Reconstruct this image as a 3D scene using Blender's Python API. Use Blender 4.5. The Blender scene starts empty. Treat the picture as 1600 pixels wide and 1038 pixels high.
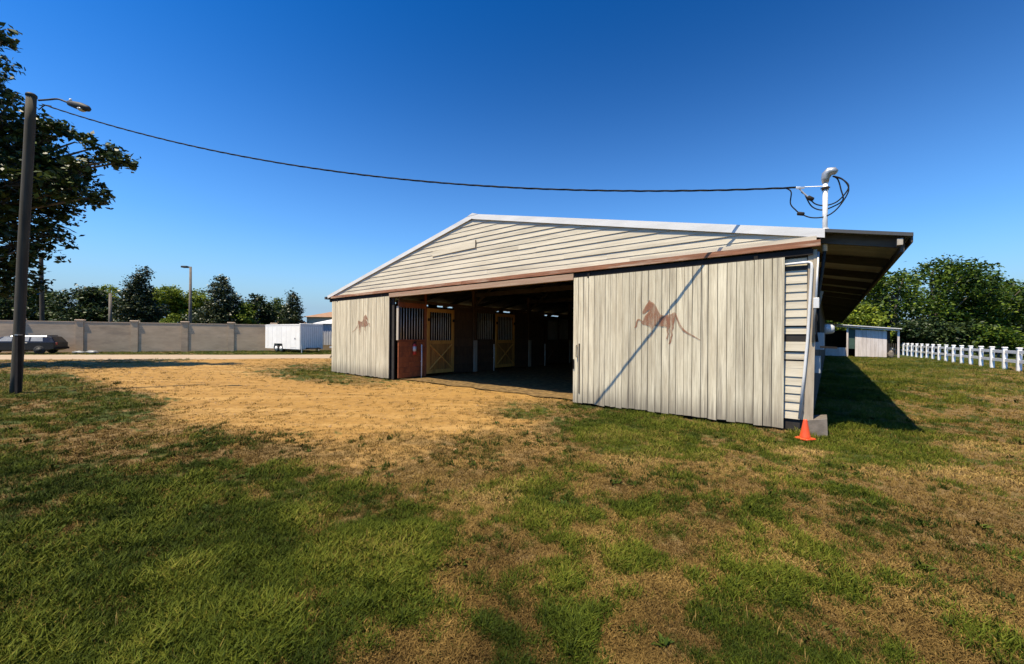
import bpy, math, random
import numpy as np
from mathutils import Vector, Matrix, noise as mnoise

random.seed(7)
rng = np.random.default_rng(11)
scene = bpy.context.scene
COL = scene.collection
PI = math.pi

# ---------------------------------------------------------------- camera
F, PX, PY, EYE = 616.0, 800.0, 525.5, 1.6          # focal length in photo pixels, horizon, eye height
ROLL = math.radians(0.45)
cam_d = bpy.data.cameras.new('camera')
cam_d.sensor_width = 36.0
cam_d.lens = F / 1600.0 * 36.0
cam_d.shift_y = (PY - 519.0) / 1600.0
cam_d.clip_start = 0.05
cam_d.clip_end = 6000.0
cam = bpy.data.objects.new('camera', cam_d)
COL.objects.link(cam)
cam.location = (0, 0, EYE)
cam.rotation_euler = (PI / 2, -ROLL, 0)
scene.camera = cam

# ---------------------------------------------------------------- sky and sun
SUN_AZ, SUN_EL = math.radians(38.0), math.radians(66.0)   # direction the light travels (ground plane), elevation
world = bpy.data.worlds.new('World')
scene.world = world
world.use_nodes = True
wn, wl = world.node_tree.nodes, world.node_tree.links
wn.clear()
w_out = wn.new('ShaderNodeOutputWorld')
w_bg = wn.new('ShaderNodeBackground')
w_sky = wn.new('ShaderNodeTexSky')
w_sky.sky_type = 'NISHITA'
w_sky.sun_disc = False
w_sky.sun_elevation = SUN_EL
w_sky.sun_rotation = math.atan2(-math.cos(SUN_AZ), -math.sin(SUN_AZ))
w_sky.altitude = 0.0
w_sky.air_density = 1.0
w_sky.dust_density = 0.7
w_sky.ozone_density = 4.0
w_hsv = wn.new('ShaderNodeHueSaturation')
w_hsv.inputs['Hue'].default_value = 0.488
w_hsv.inputs['Saturation'].default_value = 1.12
w_gam = wn.new('ShaderNodeGamma')
w_gam.inputs[1].default_value = 2.3
wl.new(w_sky.outputs[0], w_gam.inputs[0])
wl.new(w_gam.outputs[0], w_hsv.inputs['Color'])
w_geo = wn.new('ShaderNodeNewGeometry')
w_sep = wn.new('ShaderNodeSeparateXYZ')
wl.new(w_geo.outputs['Normal'], w_sep.inputs[0])
w_abs = wn.new('ShaderNodeMath'); w_abs.operation = 'ABSOLUTE'
wl.new(w_sep.outputs[2], w_abs.inputs[0])
w_inv = wn.new('ShaderNodeMath'); w_inv.operation = 'SUBTRACT'; w_inv.inputs[0].default_value = 1.0
wl.new(w_abs.outputs[0], w_inv.inputs[1])
w_pow = wn.new('ShaderNodeMath'); w_pow.operation = 'POWER'; w_pow.inputs[1].default_value = 4.2
wl.new(w_inv.outputs[0], w_pow.inputs[0])
w_rmp = wn.new('ShaderNodeMath'); w_rmp.operation = 'MULTIPLY'; w_rmp.use_clamp = True; w_rmp.inputs[1].default_value = 1.3
wl.new(w_pow.outputs[0], w_rmp.inputs[0])
w_mix = wn.new('ShaderNodeMix'); w_mix.data_type = 'RGBA'
w_mix.inputs[7].default_value = (12.4, 18.6, 24.0, 1)
wl.new(w_rmp.outputs[0], w_mix.inputs[0])
wl.new(w_hsv.outputs[0], w_mix.inputs[6])
wl.new(w_mix.outputs[2], w_bg.inputs['Color'])
wl.new(w_bg.outputs[0], w_out.inputs['Surface'])
w_bg.inputs['Strength'].default_value = 0.0165

sun_d = bpy.data.lights.new('sun', 'SUN')
sun_d.energy = 5.0
sun_d.angle = math.radians(0.3)
sun_d.color = (1.0, 0.88, 0.66)
sun = bpy.data.objects.new('sun', sun_d)
COL.objects.link(sun)
sdir = Vector((math.cos(SUN_AZ) * math.cos(SUN_EL), math.sin(SUN_AZ) * math.cos(SUN_EL), -math.sin(SUN_EL)))
sun.rotation_euler = sdir.to_track_quat('-Z', 'Y').to_euler()
sun.location = (-20, -15, 40)

vs = scene.view_settings
vs.view_transform = 'Standard'
vs.look = 'None'
vs.exposure = 0.9
vs.gamma = 1.0
vs.use_curve_mapping = False
scene.cycles.max_bounces = 5
scene.cycles.diffuse_bounces = 3
scene.cycles.glossy_bounces = 2
scene.cycles.transmission_bounces = 3
scene.cycles.transparent_max_bounces = 12

# ---------------------------------------------------------------- helpers
def unroll(px, py):
    x, y = px - 800.0, py - 519.0
    return 800.0 + x * math.cos(ROLL) + y * math.sin(ROLL), 519.0 - x * math.sin(ROLL) + y * math.cos(ROLL)

def gnd(px, py, z=0.0):
    """photo pixel -> point of the ground, used to measure where things stand"""
    px, py = unroll(px, py)
    d = F * (EYE - z) / (py - PY)
    return Vector(((px - PX) / F * d, d, z))

def at(px, py, d):
    px, py = unroll(px, py)
    return Vector(((px - PX) / F * d, d, EYE + (PY - py) / F * d))

def tag(o, label=None, cat=None, group=None, kind=None):
    if label: o['label'] = label
    if cat: o['category'] = cat
    if group: o['group'] = group
    if kind: o['kind'] = kind
    return o

def empty(name, loc=(0, 0, 0), rz=0.0, label=None, cat=None, group=None):
    o = bpy.data.objects.new(name, None)
    o.empty_display_size = 0.2
    COL.objects.link(o)
    o.location = loc
    o.rotation_euler = (0, 0, rz)
    return tag(o, label, cat, group)

def link(name, mesh, parent=None, loc=None):
    o = bpy.data.objects.new(name, mesh)
    COL.objects.link(o)
    if parent: o.parent = parent
    if loc is not None: o.location = loc
    return o

class MB:
    def __init__(s):
        s.v, s.f = [], []
    def add(s, vs_, fs_):
        b = len(s.v)
        s.v += [tuple(p) for p in vs_]
        s.f += [tuple(i + b for i in q) for q in fs_]
        return s
    def box(s, x0, x1, y0, y1, z0, z1):
        return s.add([(x0, y0, z0), (x1, y0, z0), (x1, y1, z0), (x0, y1, z0), (x0, y0, z1), (x1, y0, z1), (x1, y1, z1), (x0, y1, z1)],
                     [(0, 3, 2, 1), (4, 5, 6, 7), (0, 1, 5, 4), (1, 2, 6, 5), (2, 3, 7, 6), (3, 0, 4, 7)])
    def bbox(s, x0, x1, y0, y1, z0, z1, b=0.01):
        """box with chamfered vertical and top edges"""
        ring = lambda i, z: [(x0 + i, y0, z), (x1 - i, y0, z), (x1, y0 + i, z), (x1, y1 - i, z), (x1 - i, y1, z), (x0 + i, y1, z), (x0, y1 - i, z), (x0, y0 + i, z)]
        r0, r1 = ring(b, z0), ring(b, z1 - b)
        r2 = [(min(max(p[0], x0 + b), x1 - b), min(max(p[1], y0 + b), y1 - b), z1) for p in ring(b * 1.6, z1)]
        fs = [tuple(range(7, -1, -1)), tuple(range(16, 24))]
        for k in (0, 8):
            for i in range(8):
                j = (i + 1) % 8
                fs.append((k + i, k + j, k + 8 + j, k + 8 + i))
        return s.add(r0 + r1 + r2, fs)
    def bar(s, a, b, w, h, up=(0, 0, 1)):
        """rectangular bar from a to b"""
        a, b = Vector(a), Vector(b)
        d = (b - a).normalized()
        up = Vector(up)
        x = d.cross(up)
        if x.length < 1e-4: x = d.cross(Vector((1, 0, 0)))
        x.normalize()
        y = x.cross(d).normalized()
        pts = []
        for p in (a, b):
            for sx, sy in ((-1, -1), (1, -1), (1, 1), (-1, 1)):
                pts.append(p + x * (sx * w / 2) + y * (sy * h / 2))
        return s.add(pts, [(0, 1, 2, 3), (7, 6, 5, 4), (0, 4, 5, 1), (1, 5, 6, 2), (2, 6, 7, 3), (3, 7, 4, 0)])
    def tube(s, pts, r, n=8, cap=True):
        pts = [Vector(p) for p in pts]
        rs = r if isinstance(r, (list, tuple)) else [r] * len(pts)
        prev = None
        rings = []
        for i, p in enumerate(pts):
            d = (pts[min(i + 1, len(pts) - 1)] - pts[max(i - 1, 0)]).normalized()
            if prev is None:
                x = d.cross(Vector((0, 0, 1)))
                if x.length < 1e-3: x = d.cross(Vector((1, 0, 0)))
            else:
                x = prev - d * prev.dot(d)
            x.normalize(); prev = x
            y = d.cross(x)
            rings.append([p + (x * math.cos(2 * PI * k / n) + y * math.sin(2 * PI * k / n)) * rs[i] for k in range(n)])
        vs_ = [q for rg in rings for q in rg]
        fs = []
        for i in range(len(rings) - 1):
            for k in range(n):
                j = (k + 1) % n
                fs.append((i * n + k, i * n + j, (i + 1) * n + j, (i + 1) * n + k))
        if cap:
            fs.append(tuple(range(n - 1, -1, -1)))
            fs.append(tuple((len(rings) - 1) * n + k for k in range(n)))
        return s.add(vs_, fs)
    def lathe(s, prof, c=(0, 0, 0), n=20, axis='z'):
        vs_, fs = [], []
        for r, h in prof:
            for k in range(n):
                a = 2 * PI * k / n
                p = (r * math.cos(a), r * math.sin(a), h)
                if axis == 'y': p = (p[0], h, p[1])
                if axis == 'x': p = (h, p[0], p[1])
                vs_.append((p[0] + c[0], p[1] + c[1], p[2] + c[2]))
        m = len(prof)
        for i in range(m - 1):
            for k in range(n):
                j = (k + 1) % n
                fs.append((i * n + k, i * n + j, (i + 1) * n + j, (i + 1) * n + k))
        fs.append(tuple(range(n - 1, -1, -1)))
        fs.append(tuple((m - 1) * n + k for k in range(n)))
        return s.add(vs_, fs)
    def extrude(s, poly, y0, y1):
        """polygon in XZ (counter-clockwise seen from -y) extruded along y"""
        n = len(poly)
        vs_ = [(p[0], y0, p[1]) for p in poly] + [(p[0], y1, p[1]) for p in poly]
        fs = [tuple(range(n)), tuple(range(2 * n - 1, n - 1, -1))]
        for i in range(n):
            j = (i + 1) % n
            fs.append((j, i, n + i, n + j))
        return s.add(vs_, fs)
    def mesh(s, name, mat, smooth=False):
        me = bpy.data.meshes.new(name)
        me.from_pydata(s.v, [], s.f)
        me.update()
        if mat: me.materials.append(mat)
        if smooth:
            me.polygons.foreach_set('use_smooth', [True] * len(me.polygons))
        return me
    def build(s, name, mat, parent=None, smooth=False, loc=None):
        return link(name, s.mesh(name, mat, smooth), parent, loc)

# ---- value noise in numpy
_perm = rng.random((256, 256))
def vnoise(x, y):
    xi, yi = np.floor(x).astype(int), np.floor(y).astype(int)
    fx, fy = x - xi, y - yi
    fx, fy = fx * fx * (3 - 2 * fx), fy * fy * (3 - 2 * fy)
    g = lambda a, b: _perm[a % 256, b % 256]
    return (g(xi, yi) * (1 - fx) + g(xi + 1, yi) * fx) * (1 - fy) + (g(xi, yi + 1) * (1 - fx) + g(xi + 1, yi + 1) * fx) * fy
def fbm(x, y, o=4):
    t, a, s_ = 0, 0.5, 0
    for _ in range(o):
        t = t + a * vnoise(x, y); s_ += a
        x, y, a = x * 2.03 + 17.1, y * 2.03 + 5.3, a * 0.5
    return t / s_

# ---------------------------------------------------------------- materials
def new_mat(name):
    m = bpy.data.materials.new(name)
    m.use_nodes = True
    nt = m.node_tree
    nt.nodes.clear()
    out = nt.nodes.new('ShaderNodeOutputMaterial')
    bs = nt.nodes.new('ShaderNodeBsdfPrincipled')
    nt.links.new(bs.outputs[0], out.inputs['Surface'])
    return m, nt, bs, out

def N(nt, typ, **kw):
    n = nt.nodes.new(typ)
    for k, v in kw.items():
        if k.startswith('i_'):
            n.inputs[k[2:].replace('_', ' ')].default_value = v
        else:
            setattr(n, k, v)
    return n

def ramp(nt, fac, stops):
    r = nt.nodes.new('ShaderNodeValToRGB')
    e = r.color_ramp.elements
    while len(e) < len(stops): e.new(0.5)
    for el, (p, c) in zip(e, stops):
        el.position = p
        el.color = (*c, 1) if len(c) == 3 else c
    nt.links.new(fac, r.inputs[0])
    return r

def coords(nt, scale=(1, 1, 1), rnd=True):
    """object coordinates, shifted per object so that alike pieces differ"""
    tc = N(nt, 'ShaderNodeTexCoord')
    mp = N(nt, 'ShaderNodeMapping')
    mp.inputs['Scale'].default_value = scale
    nt.links.new(tc.outputs['Object'], mp.inputs['Vector'])
    if rnd:
        oi = N(nt, 'ShaderNodeObjectInfo')
        mu = N(nt, 'ShaderNodeMath', operation='MULTIPLY')
        mu.inputs[1].default_value = 37.0
        nt.links.new(oi.outputs['Random'], mu.inputs[0])
        cx = N(nt, 'ShaderNodeCombineXYZ')
        for i in range(3): nt.links.new(mu.outputs[0], cx.inputs[i])
        nt.links.new(cx.outputs[0], mp.inputs['Location'])
    return mp.outputs[0]

def mix(nt, fac, a, b, mode='MIX'):
    m = N(nt, 'ShaderNodeMix', data_type='RGBA', blend_type=mode)
    for sock, val in ((m.inputs[0], fac), (m.inputs[6], a), (m.inputs[7], b)):
        if hasattr(val, 'is_output'): nt.links.new(val, sock)
        elif isinstance(val, (tuple, list)): sock.default_value = (*val, 1) if len(val) == 3 else val
        else: sock.default_value = val
    return m.outputs[2]

def simple(name, c1, c2=None, rough=0.7, scale=(4, 4, 4), detail=5, metal=0.0, bump=0.0, stain=None, stain_amt=0.5, var=0.0, rnd=True, spec=0.5):
    m, nt, bs, out = new_mat(name)
    c2 = c2 or tuple(x * 0.7 for x in c1)
    co = coords(nt, scale, rnd)
    nz = N(nt, 'ShaderNodeTexNoise', i_Scale=1.0, i_Detail=float(detail), i_Roughness=0.65)
    nt.links.new(co, nz.inputs['Vector'])
    r = ramp(nt, nz.outputs['Fac'], [(0.3, c2), (0.68, c1)])
    col = r.outputs[0]
    if stain:
        co2 = coords(nt, tuple(s * 0.35 for s in scale), rnd)
        n2 = N(nt, 'ShaderNodeTexNoise', i_Scale=1.0, i_Detail=6.0, i_Roughness=0.7)
        nt.links.new(co2, n2.inputs['Vector'])
        r2 = ramp(nt, n2.outputs['Fac'], [(0.5, (0, 0, 0)), (0.72, (stain_amt,) * 3)])
        col = mix(nt, r2.outputs[0], col, stain)
    if var:
        oi = N(nt, 'ShaderNodeObjectInfo')
        mr = N(nt, 'ShaderNodeMapRange')
        mr.inputs[3].default_value = 1 - var; mr.inputs[4].default_value = 1 + var * 0.6
        nt.links.new(oi.outputs['Random'], mr.inputs[0])
        cb = N(nt, 'ShaderNodeCombineColor')
        for i in range(3): nt.links.new(mr.outputs[0], cb.inputs[i])
        col = mix(nt, 1.0, col, cb.outputs[0], 'MULTIPLY')
    nt.links.new(col, bs.inputs['Base Color'])
    bs.inputs['Roughness'].default_value = rough
    bs.inputs['Metallic'].default_value = metal
    bs.inputs['Specular IOR Level'].default_value = spec
    if bump:
        bp = N(nt, 'ShaderNodeBump', i_Strength=bump, i_Distance=0.01)
        nt.links.new(nz.outputs['Fac'], bp.inputs['Height'])
        nt.links.new(bp.outputs[0], bs.inputs['Normal'])
    return m

def plank_mat():
    """old white paint on rough boards: grain streaks, worn lower ends, knots and dark runs"""
    m, nt, bs, out = new_mat('weathered_white_plank')
    def nz(scale, det=6.0, ro=0.65):
        n = N(nt, 'ShaderNodeTexNoise', i_Scale=1.0, i_Detail=det, i_Roughness=ro)
        nt.links.new(coords(nt, scale), n.inputs['Vector'])
        return n.outputs['Fac']
    grain, patch, run, knot = nz((60, 60, 1.6)), nz((9, 9, 1.1)), nz((26, 26, 0.45)), nz((22, 22, 9))
    c = ramp(nt, patch, [(0.30, (0.45, 0.38, 0.255)), (0.53, (0.61, 0.535, 0.375)), (0.70, (0.73, 0.65, 0.465))]).outputs[0]
    c = mix(nt, ramp(nt, grain, [(0.50, (0, 0, 0)), (0.68, (0.85,) * 3)]).outputs[0], c, (0.36, 0.30, 0.21))
    c = mix(nt, ramp(nt, run, [(0.54, (0, 0, 0)), (0.66, (0.8,) * 3)]).outputs[0], c, (0.24, 0.205, 0.15))
    c = mix(nt, ramp(nt, knot, [(0.70, (0, 0, 0)), (0.78, (0.8,) * 3)]).outputs[0], c, (0.12, 0.095, 0.07))
    tc = N(nt, 'ShaderNodeTexCoord'); sp = N(nt, 'ShaderNodeSeparateXYZ')
    nt.links.new(tc.outputs['Object'], sp.inputs[0])
    ad = N(nt, 'ShaderNodeMath', operation='MULTIPLY_ADD'); ad.inputs[1].default_value = -1.1
    nt.links.new(run, ad.inputs[0]); nt.links.new(sp.outputs[2], ad.inputs[2])
    lo = N(nt, 'ShaderNodeMapRange'); lo.inputs[1].default_value = -0.45; lo.inputs[2].default_value = -0.05; lo.inputs[3].default_value = 0.8; lo.inputs[4].default_value = 0.0
    nt.links.new(ad.outputs[0], lo.inputs[0])
    c = mix(nt, lo.outputs[0], c, (0.20, 0.17, 0.125))
    oi = N(nt, 'ShaderNodeObjectInfo'); mr = N(nt, 'ShaderNodeMapRange'); mr.inputs[3].default_value = 0.84; mr.inputs[4].default_value = 1.06
    nt.links.new(oi.outputs['Random'], mr.inputs[0])
    cb = N(nt, 'ShaderNodeCombineColor')
    for i in range(3): nt.links.new(mr.outputs[0], cb.inputs[i])
    c = mix(nt, 1.0, c, cb.outputs[0], 'MULTIPLY')
    nt.links.new(c, bs.inputs['Base Color'])
    bs.inputs['Roughness'].default_value = 0.85
    bs.inputs['Specular IOR Level'].default_value = 0.2
    bp = N(nt, 'ShaderNodeBump', i_Strength=0.6, i_Distance=0.006)
    nt.links.new(grain, bp.inputs['Height']); nt.links.new(bp.outputs[0], bs.inputs['Normal'])
    return m

M = {}
M['plank'] = plank_mat()
M['plank_back'] = simple('dark_rough_backing', (0.03, 0.025, 0.02), (0.015, 0.012, 0.01), 0.9)
M['clap'] = simple('cream_lap_siding', (0.56, 0.50, 0.38), (0.42, 0.37, 0.275), 0.8, (1.6, 8, 22), 7, bump=0.2, stain=(0.24, 0.20, 0.14), stain_amt=0.6, var=0.06)
M['rake'] = simple('white_metal_trim', (0.64, 0.63, 0.60), (0.52, 0.51, 0.48), 0.5, (1, 6, 6), 4, stain=(0.45, 0.42, 0.37), stain_amt=0.3)
M['header'] = simple('faded_red_header', (0.30, 0.125, 0.06), (0.13, 0.05, 0.024), 0.85, (2.2, 20, 34), 7, bump=0.4, stain=(0.50, 0.40, 0.29), stain_amt=0.85)
M['header_pale'] = simple('faded_pale_header', (0.36, 0.25, 0.165), (0.24, 0.15, 0.09), 0.8, (1.2, 14, 22), 6, bump=0.3, stain=(0.3, 0.15, 0.1), stain_amt=0.7)
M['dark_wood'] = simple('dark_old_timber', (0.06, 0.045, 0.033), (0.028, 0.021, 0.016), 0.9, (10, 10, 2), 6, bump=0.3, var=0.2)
M['rafter'] = simple('grey_brown_rafter', (0.085, 0.07, 0.055), (0.045, 0.037, 0.029), 0.9, (3, 14, 14), 6, bump=0.3, var=0.25)
M['sheet'] = simple('galvanised_roof_sheet', (0.42, 0.41, 0.385), (0.29, 0.28, 0.26), 0.65, (1, 5, 5), 5, stain=(0.28, 0.20, 0.13), stain_amt=0.6)
M['roof_edge'] = simple('dark_drip_edge', (0.06, 0.06, 0.055), (0.04, 0.04, 0.04), 0.6)
M['red_wood'] = simple('red_stained_board', (0.34, 0.10, 0.030), (0.20, 0.052, 0.018), 0.7, (9, 9, 4), 6, bump=0.2, stain=(0.09, 0.03, 0.02), stain_amt=0.7, var=0.15)
M['yellow_wood'] = simple('golden_pine', (0.72, 0.37, 0.08), (0.54, 0.25, 0.05), 0.65, (10, 10, 1.6), 6, bump=0.25, stain=(0.14, 0.055, 0.015), stain_amt=0.65, var=0.12)
M['pine_dark'] = simple('aged_pine', (0.52, 0.25, 0.055), (0.30, 0.13, 0.03), 0.7, (10, 10, 1.6), 6, bump=0.25, stain=(0.10, 0.04, 0.012), stain_amt=0.7, var=0.2)
M['brown_wood'] = simple('brown_stall_board', (0.12, 0.065, 0.03), (0.06, 0.032, 0.016), 0.8, (9, 9, 2), 6, bump=0.25, var=0.2)
M['bar'] = simple('galvanised_bar', (0.70, 0.66, 0.58), (0.5, 0.47, 0.42), 0.45, (3, 3, 3), 4, metal=0.1)
M['iron'] = simple('black_iron', (0.024, 0.019, 0.016), (0.014, 0.011, 0.009), 0.75, spec=0.15)
M['post'] = simple('tan_corner_timber', (0.42, 0.35, 0.25), (0.28, 0.22, 0.15), 0.85, (14, 14, 2), 6, bump=0.3, stain=(0.16, 0.13, 0.1), stain_amt=0.6)
M['pale_post'] = simple('pale_bare_timber', (0.45, 0.40, 0.32), (0.3, 0.25, 0.19), 0.85, (14, 14, 2), 6, bump=0.2)
M['pvc'] = simple('white_pvc', (0.70, 0.69, 0.66), (0.55, 0.54, 0.5), 0.4, (3, 3, 2), 4, stain=(0.4, 0.37, 0.31), stain_amt=0.4)
M['grey_box'] = simple('grey_enclosure', (0.42, 0.43, 0.42), (0.32, 0.33, 0.32), 0.5)
M['concrete'] = simple('rough_concrete', (0.17, 0.14, 0.11), (0.08, 0.066, 0.05), 0.9, (7, 7, 7), 8, bump=0.5, stain=(0.13, 0.12, 0.10), stain_amt=0.7)
M['cone'] = simple('orange_cone_plastic', (0.78, 0.085, 0.012), (0.50, 0.05, 0.012), 0.5, (14, 14, 6), stain=(0.25, 0.06, 0.03), stain_amt=0.6)
M['cable'] = simple('black_cable', (0.018, 0.017, 0.016), (0.010, 0.010, 0.010), 0.8, spec=0.15)
M['pole'] = simple('weathered_pole', (0.062, 0.051, 0.032), (0.022, 0.018, 0.012), 0.95, (18, 18, 1.2), 7, bump=0.5, stain=(0.05, 0.045, 0.04), stain_amt=0.6)
M['alu'] = simple('dull_aluminium', (0.42, 0.42, 0.41), (0.3, 0.3, 0.29), 0.45, metal=0.6)
M['lamp_grey'] = simple('dark_lamp_housing', (0.045, 0.045, 0.042), (0.03, 0.03, 0.028), 0.6, spec=0.2)
M['glass'] = simple('lamp_lens', (0.5, 0.5, 0.48), (0.4, 0.4, 0.38), 0.2)
M['wall'] = simple('precast_wall_panel', (0.56, 0.41, 0.265), (0.41, 0.295, 0.185), 0.92, (0.9, 2, 2.5), 7, bump=0.3, stain=(0.22, 0.165, 0.12), stain_amt=0.7, var=0.1)
M['wall_cap'] = simple('precast_cap', (0.58, 0.43, 0.30), (0.44, 0.33, 0.23), 0.9, (2, 2, 2))
M['white_paint'] = simple('white_fence_vinyl', (0.80, 0.79, 0.76), (0.70, 0.68, 0.64), 0.45, (5, 5, 5), 5, stain=(0.5, 0.47, 0.4), stain_amt=0.25)
M['trailer_white'] = simple('white_trailer_skin', (0.82, 0.80, 0.76), (0.72, 0.70, 0.66), 0.4, (1, 1, 1), 4, stain=(0.5, 0.48, 0.44), stain_amt=0.3)
M['rib_grey'] = simple('grey_ribbed_steel', (0.40, 0.40, 0.40), (0.28, 0.28, 0.29), 0.5, (1, 1, 1), 5, stain=(0.25, 0.2, 0.16), stain_amt=0.4)
M['tyre'] = simple('rubber', (0.025, 0.025, 0.025), (0.015, 0.015, 0.015), 0.85)
M['black_paint'] = simple('black_steel_skip', (0.012, 0.012, 0.013), (0.006, 0.006, 0.007), 0.7, bump=0.1, spec=0.15)
M['paper'] = simple('white_label_sheet', (0.55, 0.54, 0.52), (0.42, 0.41, 0.40), 0.6)
M['bag'] = simple('white_plastic_bag', (0.26, 0.26, 0.245), (0.09, 0.09, 0.085), 0.4, (8, 8, 8), bump=0.4)
M['roof_brown'] = simple('brown_shingle_roof', (0.28, 0.16, 0.085), (0.19, 0.105, 0.06), 0.9, (2, 2, 9), 5, bump=0.4)
M['stucco'] = simple('beige_stucco', (0.5, 0.42, 0.32), (0.42, 0.35, 0.27), 0.9)
M['shed_panel'] = simple('pale_shed_panel', (0.62, 0.56, 0.52), (0.45, 0.39, 0.35), 0.8, (7, 7, 1.0), 6, stain=(0.32, 0.25, 0.2), stain_amt=0.6, var=0.08)
M['red_metal'] = simple('red_metal', (0.5, 0.03, 0.02), (0.35, 0.02, 0.015), 0.35)
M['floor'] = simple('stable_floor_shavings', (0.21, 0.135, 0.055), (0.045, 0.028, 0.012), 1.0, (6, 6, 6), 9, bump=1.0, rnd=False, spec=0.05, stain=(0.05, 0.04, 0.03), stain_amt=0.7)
M['road'] = simple('pale_gravel_road', (0.33, 0.245, 0.155), (0.24, 0.175, 0.11), 0.95, (0.5, 1.2, 1), 9, bump=0.3, rnd=False)
M['bark'] = simple('tree_bark', (0.13, 0.105, 0.08), (0.06, 0.048, 0.038), 0.95, (7, 7, 1.2), 6, bump=0.6)

def paint_mat():
    m, nt, bs, out = new_mat('worn_red_brown_paint')
    bs.inputs['Base Color'].default_value = (0.25, 0.10, 0.05, 1)
    bs.inputs['Roughness'].default_value = 0.85
    co = coords(nt, (16, 16, 3.0), False)
    nz = N(nt, 'ShaderNodeTexNoise', i_Scale=1.0, i_Detail=6.0, i_Roughness=0.7)
    nt.links.new(co, nz.inputs['Vector'])
    r = ramp(nt, nz.outputs['Fac'], [(0.36, (0.22,) * 3), (0.58, (0.80,) * 3)])
    nt.links.new(r.outputs[0], bs.inputs['Alpha'])
    return m
M['paint'] = paint_mat()

def leaf_mat(name, stops, trans=0.3, rough=0.5, spec=0.2, tone=False):
    m, nt, bs, out = new_mat(name)
    ge = N(nt, 'ShaderNodeNewGeometry')
    oi = N(nt, 'ShaderNodeObjectInfo')
    ad = N(nt, 'ShaderNodeMath', operation='ADD')
    nt.links.new(ge.outputs['Random Per Island'], ad.inputs[0])
    mu = N(nt, 'ShaderNodeMath', operation='MULTIPLY'); mu.inputs[1].default_value = 0.25
    sb = N(nt, 'ShaderNodeMath', operation='SUBTRACT'); sb.inputs[1].default_value = 0.5
    nt.links.new(oi.outputs['Random'], sb.inputs[0]); nt.links.new(sb.outputs[0], mu.inputs[0])
    nt.links.new(mu.outputs[0], ad.inputs[1])
    fac = ad.outputs[0]
    if tone:                                           # per-tuft tone: patch variation plus painted-in foreground darkening
        ta_ = N(nt, 'ShaderNodeAttribute', attribute_name='tone', attribute_type='INSTANCER')
        ad2 = N(nt, 'ShaderNodeMath', operation='MULTIPLY_ADD'); ad2.inputs[1].default_value = 0.55
        nt.links.new(fac, ad2.inputs[0]); nt.links.new(ta_.outputs['Fac'], ad2.inputs[2])
        fac = ad2.outputs[0]
    r = ramp(nt, fac, stops)
    nt.links.new(r.outputs[0], bs.inputs['Base Color'])
    if not trans:
        bs.inputs['Roughness'].default_value = rough
        bs.inputs['Specular IOR Level'].default_value = spec
        return m
    bs.inputs['Roughness'].default_value = rough
    bs.inputs['Specular IOR Level'].default_value = spec
    tr = N(nt, 'ShaderNodeBsdfTranslucent')
    nt.links.new(r.outputs[0], tr.inputs[0])
    mx = N(nt, 'ShaderNodeMixShader'); mx.inputs[0].default_value = trans
    nt.links.new(bs.outputs[0], mx.inputs[1]); nt.links.new(tr.outputs[0], mx.inputs[2])
    nt.links.new(mx.outputs[0], out.inputs['Surface'])
    return m
M['leaf_dark'] = leaf_mat('dark_broad_leaf', [(0.0, (0.010, 0.020, 0.006)), (0.6, (0.024, 0.042, 0.010)), (1.0, (0.065, 0.088, 0.020))], 0.12, 0.45)
M['leaf_magnolia'] = leaf_mat('glossy_dark_leaf', [(0.0, (0.014, 0.024, 0.008)), (0.7, (0.036, 0.050, 0.014)), (1.0, (0.10, 0.10, 0.04))], 0.1, 0.4, 0.3)
M['leaf_oak'] = leaf_mat('mid_green_leaf', [(0.0, (0.012, 0.028, 0.005)), (0.5, (0.040, 0.080, 0.008)), (1.0, (0.14, 0.19, 0.015))], 0.3)
M['leaf_bright'] = leaf_mat('yellow_green_leaf', [(0.0, (0.055, 0.088, 0.010)), (0.6, (0.13, 0.175, 0.016)), (1.0, (0.26, 0.29, 0.025))], 0.3)
M['leaf_back'] = leaf_mat('distant_green_leaf', [(0.0, (0.020, 0.040, 0.010)), (0.6, (0.052, 0.088, 0.016)), (1.0, (0.12, 0.15, 0.026))], 0.25)
M['blade'] = leaf_mat('green_grass_blade', [(0.0, (0.008, 0.014, 0.002)), (0.35, (0.033, 0.048, 0.004)), (0.62, (0.078, 0.094, 0.008)), (0.82, (0.125, 0.122, 0.014)), (1.0, (0.20, 0.14, 0.04))], 0, 0.7, 0.08, True)
M['blade_dry'] = leaf_mat('straw_grass_blade', [(0.0, (0.034, 0.021, 0.007)), (0.35, (0.115, 0.070, 0.020)), (0.7, (0.21, 0.132, 0.038)), (1.0, (0.32, 0.21, 0.07))], 0, 0.8, 0.05, True)
M['clod'] = simple('dry_clod', (0.36, 0.22, 0.09), (0.20, 0.12, 0.05), 0.95, (30, 30, 30))

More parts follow.
